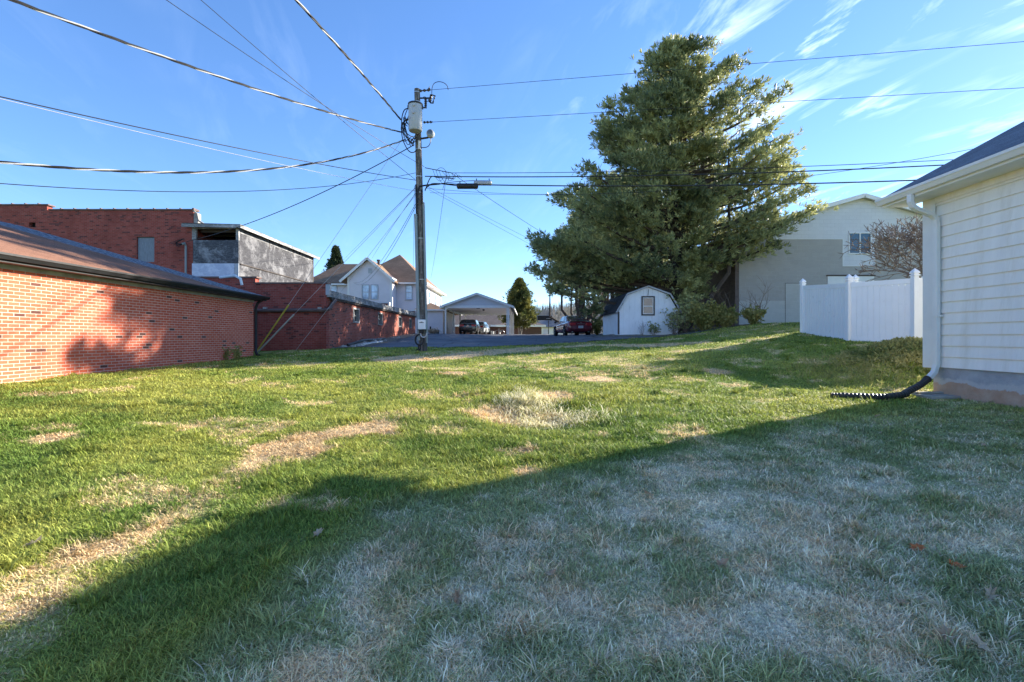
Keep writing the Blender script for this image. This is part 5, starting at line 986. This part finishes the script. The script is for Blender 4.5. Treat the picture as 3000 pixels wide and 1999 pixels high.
# ------------------------------------------------------------------ tree builders
def rand_dirs(rg, n): v = rg.normal(size=(n, 3)); return v / np.linalg.norm(v, axis=1)[:, None]
def tufts(C, D, n, length, width, rg, spread=.75, seg=1):
    """needle tufts: centres C, axis D; n blades each -> triangles"""
    m = len(C); A = D[:, None, :] + rg.normal(size=(m, n, 3)) * spread; A /= np.linalg.norm(A, axis=2)[..., None]
    S_ = np.cross(A, rg.normal(size=(m, n, 3))); S_ /= np.linalg.norm(S_, axis=2)[..., None] + 1e-9
    Ln = (length * (0.7 + .6 * rg.random((m, n, 1)))); Wn = width * (0.7 + .6 * rg.random((m, n, 1))); b = C[:, None, :] + A * Ln * .05
    V = np.stack([b, b + A * Ln * .6 + S_ * Wn, b + A * Ln, b + A * Ln * .6 - S_ * Wn], 2).reshape(-1, 3); i = np.arange(m * n)[:, None] * 4
    return V, i + [0, 1, 2, 3]
def pine(X0, Y0, label, sc, nl, dens, seed, front=.45, hs=1, zmin=0):
    rg = np.random.default_rng(seed); zb = g(X0, Y0) ; t = thing('pine_tree', label, 'tree', (X0, Y0, zb))
    hz = np.array([1.0, 1.8, 2.7, 4.2, 5.0, 7.2, 8.6, 10.6, 12.1, 13.3, 15.1, 16.0]); hz = hz * hs + EYE
    rl = np.array([4.0, 6.3, 8.6, 8.0, 8.9, 7.4, 6.9, 5.6, 4.9, 3.2, 2.2, .5]) * 1.04; rr = np.array([.4, 1.2, 2.4, 4.4, 5.2, 7.0, 6.4, 5.6, 6.0, 4.7, 2.8, .5]) * 1.05
    rl = rl * sc; rr = rr * sc; TR = MB(); BR = MB(); CC = []; DD = []
    # leaders
    lead = [((0, 0), 15.6, .30), ((-.5, .3), 13.2, .17), ((1.2, .4), 12.8, .17), ((-1.9, .2), 10.6, .13), ((2.4, -.1), 10.2, .13), ((-.9, 1.1), 9.5, .11), ((-3.0, .5), 7.8, .10)]
    for (dx, dy), h, r in lead:
        pts = [(X0 + dx * min(1, k / 3), Y0 + dy * min(1, k / 3) + .05 * math.sin(k), zb - .1 + (h * hs + EYE - zb) * k / 9) for k in range(10)]; TR.tube(pts, [r * (1.25 - .11 * k) for k in range(10)], 8)
    for i in range(nl):
        z0_ = max(hz[0], EYE + zmin); z1 = z0_ + (hz[-1] - z0_) * ((i + rg.random()) / nl) ** .85; az = rg.random() * 2 * np.pi; ca = math.cos(az)
        a, b = np.interp(z1, hz, rl), np.interp(z1, hz, rr); w = (1 + ca) / 2; rad = (a * (1 - w) + b * w) * (0.68 + .34 * rg.random())
        rad *= 1 - (1 - front) * max(0, -math.sin(az)) ** 1.5
        if z1 < EYE + 3.6 and math.sin(az) < -.1: rad *= .5
        if z1 < EYE + 4.6 and ca > .0: rad *= .62
        if rad < .35: rad = .35
        rise = rad * (.12 + .45 * (z1 - EYE) / 16 / hs); z0 = max(zb + 1.2, z1 - rise); ex, ey = X0 + math.cos(az) * rad, Y0 + math.sin(az) * rad
        P0 = Vector((X0 + .15 * math.cos(az), Y0 + .15 * math.sin(az), z0)); P1 = Vector((ex, ey, z1)); pm = P0.lerp(P1, .55) - Vector((0, 0, rise * .18)); c = catm([P0, pm, P1], 10)
        BR.tube(c, [max(.012, .016 * rad + .02) * (1 - .085 * k) for k in range(10)], 5, caps=False)
        cv = np.array([list(q) for q in c]); K = int((34 * rad + 26) * dens)
        tt = .22 + .78 * rg.random(K) ** .72; idx = tt * 9; j = np.minimum(idx.astype(int), 8); fr = (idx - j)[:, None]; base = cv[j] * (1 - fr) + cv[j + 1] * fr
        d = np.array([math.cos(az), math.sin(az), 0]); side = np.array([-math.sin(az), math.cos(az), 0])
        sp = (0.22 + 1.0 * (1.12 - tt) * min(1, rad / 5)); lat = rg.normal(0, .62, K) * sp; up = rg.normal(.06, .20, K) * (0.6 + .5 * sp); fw = rg.normal(.05, .22, K) + np.abs(lat) * .45
        C = base + side * lat[:, None] + d * fw[:, None] + np.array([0, 0, 1]) * up[:, None]
        D = d * .75 + side * np.sign(lat)[:, None] * .45 + np.array([0, 0, .85]) * (0.45 + .6 * (z1 - EYE) / 12); CC.append(C); DD.append(D / np.linalg.norm(D, axis=1)[:, None])
        for q in range(0, K, 6): BR.tube([tuple(base[q]), tuple(C[q])], [.013, .007], 3, caps=False)
    # drooping skirt beside the shed
    for i in range(4 if sc == 1 else 0):
        az = rg.uniform(3.4, 5.6); rad = rg.uniform(.8, 2.0); c0 = np.array([X0 + rad * math.cos(az) * .6 - .7, Y0 - .3 + rad * math.sin(az) * .6, EYE + rg.uniform(1.9, 3.0)]); K = 45
        C = c0 + rg.normal(0, 1, (K, 3)) * [.45, .4, .28]; CC.append(C); D = rg.normal(0, .5, (K, 3)) + [0, -.4, .2]; DD.append(D / np.linalg.norm(D, axis=1)[:, None])
    C = np.concatenate(CC); D = np.concatenate(DD); k = ~((C[:, 0] > 12.5) & (C[:, 1] > 27.0)) & ~((C[:, 0] > 5.2) & (C[:, 0] < 8.9) & (C[:, 1] > 24.6) & (C[:, 1] < 29.2) & (C[:, 2] < 4.35)) & (C[:, 2] > zb + .5)
    C = C[k]; D = D[k]; print('pine tufts', len(C))
    V, Q = tufts(C, D, 10, .27, .026, rg, .50)
    TR.build('trunk', M['bark'], t, True); BR.build('branches', M['bark'], t, True); npmesh('crown', V, Q, M['foliage_pine'], t, k=4)
pine(9.3, 26.2, 'huge broad white pine towering over the white shed', 1, 265, .66, 12, .25)
pine(8.2, 37.0, 'second pine close behind the huge one, its lower boughs showing past the shed roof', .72, 120, .5, 13, 1, .78, 4.6)
pine(6.6, 45.5, 'third and farthest pine behind the maroon sedan', .62, 95, .45, 14, 1, .72, 5.0)
def cone_tree(name, label, x, y, h, r, mat, seed, n, clear=.8, tl=.2, tw=.02, power=1.0, trunk=.12, forked=False, group=None):
    rg = np.random.default_rng(seed); zb = g(x, y); t = thing(name, label, 'tree', (x, y, zb), group=group); T = MB()
    if forked:
        for dx in (-.12, .05, .22): T.tube([(x + dx * .4, y, zb - .1), (x + dx, y - .05, zb + .5), (x + dx * 1.8, y, zb + 1.4), (x, y, zb + h * .7)], [.09, .07, .06, .02], 7)
    else: T.tube([(x, y, zb - .1), (x, y, zb + h * .5), (x, y, zb + h)], [trunk, trunk * .6, .01], 7)
    T.build('trunk', M['bark'] if not forked else M['twig_pale'], t, True)
    u = rg.random(n); zz = clear + (h - clear) * u; lump = .75 + .5 * vnoise(rg.random(n) * 0 + zz * 1.2, zz * 0, 1.3, seed)
    az = rg.random(n) * 2 * np.pi; az = np.round(az / .45 + zz * 1.7) * .45 - zz * 1.7 * .45 + rg.normal(0, .12, n)
    rad = r * (1 - u) ** power * np.minimum(1, u * 7 + .45) * (.55 + .9 * vnoise(az * 1.1 + 20, zz * 1.6, 1.0, seed)) * np.sqrt(.12 + .88 * rg.random(n)) * (1 + .45 * (rg.random(n) > .86)) + .03; C = np.c_[x + np.cos(az) * rad, y + np.sin(az) * rad, zb + zz + rad * .18]
    D = np.c_[np.cos(az) * .7, np.sin(az) * .7, np.full(n, .55)]; V, Q = tufts(C, D, 8, tl, tw, rg, .5); npmesh('crown', V, Q, mat, t, k=4); return t
cone_tree('cedar_tree', 'conical olive green cedar beside the carport with forked pale trunk', .95, 60.5, 7.0, 2.15, M['foliage_cedar'], 3, 2300, 1.0, .42, .05, .85, forked=True)
cone_tree('spruce_tree', 'dark spruce top rising behind the white house roof', P(984, 0, 78).x, 78, P(0, 727, 78).z - g(-28, 78), 3.6, M['foliage_spruce'], 4, 2400, 2, .5, .08, 1.0)
def stems(name, label, x, y, n, h, spread, r, mat, seed, cat='shrub', branch=3, leaves=0, lmat=None, lsize=.06, cone=True, group=None, lean=(0, 0)):
    rg = np.random.default_rng(seed); zb = g(x, y); t = thing(name, label, cat, (x, y, zb), group=group); m = MB(); tips = []
    for i in range(n):
        a = rg.random() * 2 * np.pi; q = rg.random() ** .6 * spread; hh = h * rg.uniform(.5, 1.05); p0 = Vector((x + .12 * q * math.cos(a), y + .12 * q * math.sin(a), zb - .03))
        p2 = Vector((x + q * math.cos(a) + lean[0], y + q * math.sin(a) + lean[1], zb + hh)); p1 = p0.lerp(p2, .5) + Vector((rg.normal(0, .06) * h, rg.normal(0, .06) * h, hh * .06)); c = catm([p0, p1, p2], 7)
        m.tube(c, [r * (1 - .12 * k) for k in range(7)], 5, caps=False)
        for b in range(branch):
            k = rg.integers(2, 6); e = c[k] + Vector((rg.normal(0, .16) * h, rg.normal(0, .16) * h, rg.uniform(.1, .32) * h)); m.tube([c[k], c[k].lerp(e, .5) + Vector((0, 0, .02 * h)), e], [r * .5, r * .35, r * .15], 4, caps=False); tips += [c[k].lerp(e, w) for w in (.4, .8, 1)]
        tips += [c[k] for k in range(2, 7)]
    m.build('stems', mat, t, True)
    if leaves and lmat:
        T = np.array([list(q) for q in tips]); C = T[rg.integers(0, len(T), leaves)] + rg.normal(0, .07 * h, (leaves, 3)); C[:, 2] = np.maximum(C[:, 2], zb + .02); V, Q = tufts(C, rand_dirs(rg, leaves), 4, lsize, lsize * .28, rg, .8); npmesh('leaves', V, Q, lmat, t, k=4)
    return t
def bare_tree(name, label, x, y, h, r0, seed, depth=6, mat='twig', spread=.55, cat='tree', group=None, trunk_h=.22, rmin=.008):
    rg = random.Random(seed); zb = g(x, y); t = thing(name, label, cat, (x, y, zb), group=group); T = MB(); m = MB()
    def grow(p, d, L, r, k):
        q = p + d * L; mid = p.lerp(q, .5) + Vector((rg.gauss(0, .05), rg.gauss(0, .05), rg.gauss(0, .03))) * L; m.tube([p, mid, q], [r, r * .85, r * .65], 4 if k < depth - 2 else 3, caps=False)
        if k <= 0: return
        for _ in range(3 if k > 1 else 2):
            nd = (d + Vector((rg.gauss(0, spread), rg.gauss(0, spread), rg.gauss(.12, spread * .7)))).normalized(); grow(q if _ < 2 else mid, nd, L * rg.uniform(.62, .85), max(rmin, r * .6), k - 1)
    p = Vector((x, y, zb - .1)); q = Vector((x, y, zb + h * trunk_h)); T.tube([p, q], [r0, r0 * .8], 8); T.build('trunk', M['bark'], t, True)
    for _ in range(5): grow(q - Vector((0, 0, .05)), Vector((rg.gauss(0, .5), rg.gauss(0, .5), 1)).normalized(), h * .25, r0 * .5, depth - 1)
    m.build('branches', M[mat], t, True); return t
bare_tree('ornamental_tree', 'leafless dense grey twigged tree behind the white vinyl fence', P(2700, 0, 19.5).x, 19.5, 4.5, .12, 5, 7, 'twig', .62, rmin=.013)
# shrubs round the shed
rgx = random.Random(8)
stems('bush', 'leafy green shrub spreading against the right side of the shed front', P(1978, 0, 24.2).x, 24.3, 16, 1.2, .7, .012, M['twig'], 31, 'bush', 4, 150, M['foliage_pine'], .11)
stems('bush', 'dense dark green shrub growing at the right corner of the shed', P(2010, 0, 24.6).x, 24.7, 24, 1.7, .7, .012, M['twig'], 32, 'bush', 4, 330, M['foliage_pine'], .14)
stems('shrub', 'small leafless shrub in front of the shed window', P(1882, 0, 24.4).x, 24.45, 9, .75, .28, .008, M['twig'], 33, 'shrub', 4)
stems('shrub', 'low leafy twigs in front of the shed right of the window', P(1915, 0, 24.4).x, 24.4, 12, .6, .4, .008, M['twig'], 34, 'shrub', 3, 70, M['foliage_pine'], .10)
stems('weeds', 'tall yellow green weeds beneath the pine beside the shed', P(2062, 0, 24.4).x, 24.4, 80, 1.25, .95, .008, M['foliage_weed'], 35, 'weeds', 3, 600, M['foliage_weed'], .16)
stems('weeds', 'yellow green weeds in front of the sooty wall corner', P(2125, 0, 24.2).x, 24.2, 50, .95, .75, .008, M['foliage_weed'], 36, 'weeds', 3, 350, M['foliage_weed'], .15)
stems('sapling_clump', 'bare brown saplings fanning out in front of the pale block wall', P(2205, 0, 24.3).x, 24.3, 13, 2.1, 1.0, .016, M['twig'], 37, 'saplings', 3)
stems('sapling_clump', 'bare brown saplings leaning left against the dark side wall', P(2150, 0, 24.2).x, 24.2, 9, 1.9, .9, .014, M['twig'], 38, 'saplings', 3, lean=(-.5, 0))
stems('weeds', 'leafy green weeds at the foot of the bare saplings', P(2210, 0, 23.9).x, 23.9, 50, .75, .6, .008, M['foliage_weed'], 39, 'weeds', 3, 280, M['foliage_weed'], .14)
stems('weeds', 'dry yellow brush between the maroon sedan and the shed', 5.8, 33, 60, 1.1, .4, .01, M['foliage_weed'], 40, 'weeds', 3, 160, M['foliage_weed'], .14)
stems('shrub', 'pale dry shrub at the foot of the house extension', P(1268, 0, 44.5).x, 44.5, 40, .42, .7, .012, M['twig_pale'], 41, 'shrub', 3, 300, M['dry_leaf'], .1)
for i, (px_, py_, hh, lb) in enumerate(((655, 1052, .34, 'tuft of taller pale grass growing by the garage wall, left of two'), (693, 1050, .42, 'tuft of taller pale grass growing by the garage wall, right of two'))):
    q = ground_at(px_, py_ + 4); stems('grass_tuft', lb, q.x, q.y, 22, hh, .2, .006, M['foliage_weed'], 50 + i, 'grass tuft', 1, 40, M['foliage_weed'], .1)
# mound with ground ivy behind the house
def mound_plants():
    rg = np.random.default_rng(77); n = 2600; x = rg.normal(9.35, .8, n); y = rg.normal(11.2, .55, n); z = gnp(x, y) + rg.random(n) ** 2 * .11; C = np.c_[x, y, z]; D = np.c_[rg.normal(0, .4, n), rg.normal(-.2, .4, n), np.full(n, .8)]
    V, Q = tufts(C, D, 5, .085, .014, rg, .9); o = npmesh('ground_cover', V, Q, M['foliage_ivy'], k=4); tag(o, 'low green ground cover over the mound behind the house', 'ground cover', kind='stuff')
    n = 260; x = rg.normal(7.7, .8, n); y = rg.normal(10.9, .7, n); C = np.c_[x, y, gnp(x, y)]; D = np.c_[rg.normal(0, .3, n), rg.normal(0, .3, n), np.full(n, 1.)]; V, Q = tufts(C, D, 5, .14, .006, rg, .5); o = npmesh('tall_grass', V, Q, M['foliage_weed'], k=4); tag(o, 'taller yellowish grass on the bank beside the mound', 'tall grass', kind='stuff')
mound_plants()
# bare trees between sedan and shed, and hill with woods
bare_tree('bare_tree', 'tall leafless tree standing directly behind the maroon sedan', P(1735, 0, 46).x, 46, 6.0, .15, 21, 6, 'twig', .5)
bare_tree('bare_tree', 'pale leafless tree left of the sedan roof beyond the lot', P(1632, 0, 95).x, 95, 8.5, .2, 22, 6, 'twig_pale', .45)
bare_tree('bare_tree', 'leafless tree beyond the lot seen through the low pine boughs', P(1690, 0, 80).x, 80, 8.5, .2, 23, 6, 'twig_pale', .45)
bare_tree('bare_tree', 'leafless tree beyond the left side of the shed', P(1775, 0, 60).x, 60, 7.0, .2, 24, 6, 'twig', .5)
def hill():
    xs = np.linspace(-260, 420, 69); ys = np.linspace(170, 420, 26); xx, yy = np.meshgrid(xs, ys); x = xx.ravel(); y = yy.ravel()
    z = -4 + 17 * np.clip((y - 175) / 70, 0, 1) ** .8 * np.exp(-((x - 70) / 190) ** 2) + 3 * fbm(x, y, .02, 3)
    nx = len(xs); i, j = np.meshgrid(np.arange(nx - 1), np.arange(len(ys) - 1)); a = (j * nx + i).ravel(); o = npmesh('hill', np.c_[x, y, z], np.c_[a, a + 1, a + 1 + nx, a + nx], M['gravel'], k=4, smooth=True); tag(o, 'low wooded hill on the horizon', 'hill', kind='structure')
    rg = np.random.default_rng(5); n = 1500; tx = rg.uniform(-20, 110, n); ty = rg.uniform(180, 300, n); tz = -4 + 17 * np.clip((ty - 175) / 70, 0, 1) ** .8 * np.exp(-((tx - 70) / 190) ** 2)
    V = []; Q = []
    for k in range(5):
        hgt = rg.uniform(4, 8, n); dx = rg.normal(0, 1.4, n) * (k > 0); b = np.c_[tx, ty, tz + (k > 0) * hgt * .25]; tp = np.c_[tx + dx, ty, tz + hgt]; w = np.array([.13, 0, 0]); st = sum(len(v) for v in V)
        V.append(np.stack([b - w, b + w, tp + w * .3, tp - w * .3], 1).reshape(-1, 3)); Q.append(np.arange(n)[:, None] * 4 + [0, 1, 2, 3] + st)
    o = npmesh('woods', np.concatenate(V), np.concatenate(Q), M['twig_pale'], k=4); tag(o, 'leafless woods covering the distant hill', 'woods', kind='stuff')
hill()

# ------------------------------------------------------------------ background buildings and small things
def background():
    t = thing('brown_brick_house', 'long low brown brick house with big hipped roof seen through the carport', 'house', (-4, 76, g(-4, 76))); Y = 75
    xl, xr = P(1340, 0, Y).x, P(1500, 0, Y).x; zc = P(0, 953, Y).z
    MB().box(xl - 6, xr, Y, Y + 14, -1, zc).build('wall', M['brick_brown'], t)
    e = [(xl - 6.5, Y - .5, zc), (xr + .5, Y - .5, zc), (xr + .5, Y + 14.5, zc), (xl - 6.5, Y + 14.5, zc), (-4.6, Y + 7, zc + 3.3), (-1.5, Y + 7, zc + 3.3)]; roof_faces('roof', e, [(0, 1, 5, 4), (1, 2, 5), (2, 3, 4, 5), (3, 0, 4)], t, M['roof_plain'])
    MB().box(xl - 6.5, xr + .5, Y - .56, Y - .51, zc - .25, zc + .03).build('fascia', M['white_trim'], t)
    t = thing('brick_garage_wing', 'brown brick double garage with hipped roof right of the cedar', 'garage', (2, 72, g(2, 72))); Y = 72; xl, xr = P(1500, 0, Y).x, P(1589, 0, Y).x
    MB().box(xl - 2, xr, Y, Y + 8, -1, zc - .1).build('wall', M['brick_brown'], t); e = [(xl - 2.4, Y - .5, zc - .1), (xr + .5, Y - .5, zc - .1), (xr + .5, Y + 8.5, zc - .1), (xl - 2.4, Y + 8.5, zc - .1), (xl + .5, Y + 4, zc + 1.0), (xr - 2.2, Y + 4, zc + 1.0)]
    roof_faces('roof', e, [(0, 1, 5, 4), (1, 2, 5), (2, 3, 4, 5), (3, 0, 4)], t, M['roof_plain']); MB().box(xl - 2.4, xr + .5, Y - .56, Y - .51, zc - .35, zc - .07).build('fascia', M['white_trim'], t)
    d = MB().box(P(1522, 0, Y).x, P(1584, 0, Y).x, Y - .03, Y - .002, -1, zc - .5).build('garage_door', M['door_brown'], t); MB().box(xr - .12, xr + .02, Y - .06, Y - .002, -1, zc - .36).build('corner_trim', M['white_trim'], t)
    q = P(1554, 956, Y); MB().box(q.x - .15, q.x + .15, Y - .2, Y - .04, q.z - .1, q.z + .1).build('wall_light', M['white_trim'], t)
    t = thing('grey_roofed_house', 'far pale house with dark grey gable roof beyond the garage', 'house', (8, 92, g(8, 92))); Y = 92; xl, xr = P(1578, 0, Y).x, P(1665, 0, Y).x; z0 = P(0, 958, Y).z
    MB().box(xl, xr, Y, Y + 9, -1.5, z0).build('wall', M['white_trim'], t); e = [(xl - .4, Y - .5, z0), (xr + .5, Y - .5, z0), (xr + .5, Y + 9.5, z0), (xl - .4, Y + 9.5, z0), (xl + 1.0, Y + 4.5, z0 + 2.1), (xr - 3.0, Y + 4.5, z0 + 2.1)]; roof_faces('roof', e, [(0, 1, 5, 4), (1, 2, 5), (2, 3, 4, 5), (3, 0, 4)], t, M['roof_grey'])
    MB().box(P(1592, 0, Y).x, P(1608, 0, Y).x, Y - .04, Y - .002, -1.5, z0 - .6).build('garage_door', M['lap_lilac'], t); MB().box(P(1573, 0, Y).x, P(1577, 0, Y).x, Y + 3, Y + 3.4, z0 - .5, z0 + 2.2).build('chimney', M['white_trim'], t)
    # basketball hoop seen from behind
    Y = 55; zg = g(4, Y); t = thing('basketball_hoop', 'basketball hoop with dark rectangular backboard on a thin pole', 'basketball hoop', (P(1607, 0, Y).x, Y, zg)); x = P(1607, 0, Y).x
    MB().tube([(x, Y, zg - .1), (x, Y, P(0, 940, Y).z)], .05, 8).build('pole', M['black_metal'], t, True); MB().box(P(1574, 0, Y).x, P(1617, 0, Y).x, Y, Y + .05, P(0, 939, Y).z, P(0, 925, Y).z).build('backboard', M['black_metal'], t)
    fr = MB(); z0, z1 = P(0, 939, Y).z, P(0, 925, Y).z; xa, xb = P(1574, 0, Y).x, P(1617, 0, Y).x; fr.box(xa - .03, xb + .03, Y - .01, Y + .06, z1 + .002, z1 + .04); fr.box(xa - .03, xa - .002, Y - .01, Y + .06, z0, z1); fr.build('backboard_frame', M['grey_trim'], t)
    r = MB(); c = Vector((x - .05, Y - .28, z0 + .2)); r.tube([c + Vector((.23 * math.cos(k * math.pi / 10), .23 * math.sin(k * math.pi / 10), 0)) for k in range(21)], .012, 6); r.build('rim', M['steel'], t, True)
    # wheeled cart with bucket beside the carport post
    Y = 56; x = P(1458, 0, Y).x; zg = g(x, Y); t = thing('garden_cart', 'small tubular cart with a wheel standing near the carport back', 'cart', (x, Y, zg)); m = MB(); wc = Vector((x + .5, Y, zg + .3)); m.tube([wc + Vector((.27 * math.cos(k * math.pi / 10), 0, .27 * math.sin(k * math.pi / 10))) for k in range(21)], .02, 6); m.build('wheel', M['steel'], t, True)
    m = MB(); m.tube([(x - .3, Y, zg + .1), (x - .2, Y, zg + .5), (x + .15, Y, zg + .62), (x + .5, Y, zg + .3)], .018, 6); m.tube([(x + .15, Y, zg + .75), (x + .1, Y, zg + .05)], .018, 6); m.build('frame', M['steel'], t, True)
    t = thing('bucket', 'white bucket standing left of the small cart', 'bucket', (x - .6, Y, zg)); MB().lathe((x - .6, Y, zg), [(.15, 0), (.19, .42), (.20, .42), (.20, .45)], 14).build('bucket_body', M['white_trim'], t, True)
    # dark heat pump and post at the extension
    Y = 45.6; x0, x1 = P(1263, 0, Y).x, P(1283, 0, Y).x; zg = g(x0, Y); t = thing('air_conditioner', 'dark outdoor air conditioner at the foot of the house extension', 'air conditioner', ((x0 + x1) / 2, Y, zg)); MB().box(x0, x1, Y, Y + .7, zg, P(0, 966, Y).z).build('cabinet', M['black_metal'], t)
    m = MB(); [m.box(x0 + .03, x1 - .03, Y - .012, Y - .002, zg + .08 + .07 * k, zg + .10 + .07 * k) for k in range(5)]; m.build('grille', M['steel'], t)
    t = thing('short_post', 'short dark post standing left of the air conditioner', 'post', (P(1261, 0, Y).x, Y, zg)); xx = P(1261, 0, Y).x; MB().box(xx - .06, xx + .06, Y - .06, Y + .06, zg - .1, P(0, 957, Y).z).build('post_body', M['black_metal'], t)
    # rubble, board and pipe at the low wall
    rk = None; rg = random.Random(4)
    for i in range(9):
        px_ = 1010 + i * 20 + rg.uniform(-6, 6); q = Vector((-7.0 + rg.uniform(-.25, .3), 0, 0)); q.y = F * q.x / (px_ - 1500); q.z = g(q.x, q.y); m = MB(); s = rg.uniform(.10, .24); vs = []
        for k in range(5):
            th = math.pi * k / 4
            for j in range(7): rr = s * (.75 + .5 * rg.random()); vs.append((q.x + rr * math.sin(th) * math.cos(j * .9), q.y + rr * math.sin(th) * math.sin(j * .9), q.z + .03 + rr * .6 * math.cos(th)))
        m.add(vs, [(k * 7 + j, (k + 1) * 7 + j, (k + 1) * 7 + (j + 1) % 7, k * 7 + (j + 1) % 7) for k in range(4) for j in range(7)]); o = m.build('rock', M['concrete'], None); tag(o, 'broken concrete chunk lying along the low brick wall', 'rock', 'rubble along the low brick wall')
    a = Vector((-6.9, 21.6, g(-6.9, 21.6) + .06)); b = Vector((-6.65, 24.6, g(-6.6, 24.6) + .06)); o = MB().bar(a, b, .18, .05).build('board', M['white_trim'], None); tag(o, 'pale board lying along the lot edge by the low wall', 'board')
    o = MB().tube(catm([(-7.2, 21.2, g(-7.2, 21.2) + .08), (-7.0, 23, g(-7, 23) + .2), (-6.95, 25, g(-7, 25) + .15), (-7.15, 27, g(-7.1, 27) + .1)], 30), .055, 8).build('black_pipe', M['pipe_black'], None, True); tag(o, 'black flexible pipe lying in the rubble by the low wall', 'pipe')
    # fallen leaves
    src = [(2690, 1620), (2795, 1670), (2250, 1660), (2770, 1880), (2640, 1780), (1610, 1700), (2115, 1665), (2960, 1240), (2880, 1310), (2385, 1310), (2330, 1455), (2580, 1275), (2870, 1910), (2570, 1225), (90, 1610), (930, 1575), (700, 1440), (835, 1175), (1340, 1770), (2405, 1490), (1900, 1460), (2900, 1760)]
    first = None
    for i, p in enumerate(src):
        q = ground_at(*p)
        if first is None:
            m = MB(); out = [(0, 0, 0)]
            rim = [(0, -.045), (.012, -.02), (.035, -.025), (.024, 0), (.045, .018), (.02, .02), (.015, .05), (0, .035), (-.015, .05), (-.02, .02), (-.045, .018), (-.024, 0), (-.035, -.025), (-.012, -.02)]
            vs = [(0, 0, .004)] + [(x * .8, y * 1.15, .9 * abs(x) ** 1.2 + 9 * max(0, y) ** 2 + .01 * math.sin(k * 2.3)) for k, (x, y) in enumerate(rim)]; m.add(vs, [(0, k + 1, (k + 1) % 14 + 1) for k in range(14)]); first = m.build('fallen_leaf', M['orange_leaf'], None, local=True); o = first; pale = first.data.copy(); pale.materials[0] = M['dry_leaf']
        else:
            o = first.copy(); COL.objects.link(o)
            if i > 1: o.data = pale
        o.location = (q.x, q.y, q.z + .026); o.rotation_euler = (rg.uniform(-.5, .5), rg.uniform(-.5, .5), rg.uniform(0, 6.3)); s = rg.uniform(.6, 1.1) if i != 3 else 1.25; o.scale = (s, s, s); tag(o, {0: 'left of two bright orange leaves lying on the frosty lawn at the right', 1: 'right of two bright orange leaves lying on the frosty lawn at the right', 3: 'large pale tan lobed leaf near the bottom right corner of the lawn', 14: 'pale leaf lying alone on the sunlit lawn near the left edge'}.get(i, 'small curled brown oak leaf lying on the lawn'), 'leaf', 'fallen leaves scattered on the lawn')
M['roof_plain'] = shingle('roof_plain', (.13, .10, .085), (.17, .135, .115), .4, .2); M['door_brown'] = siding('door_brown', (.10, .055, .045), .55, .06)
background()
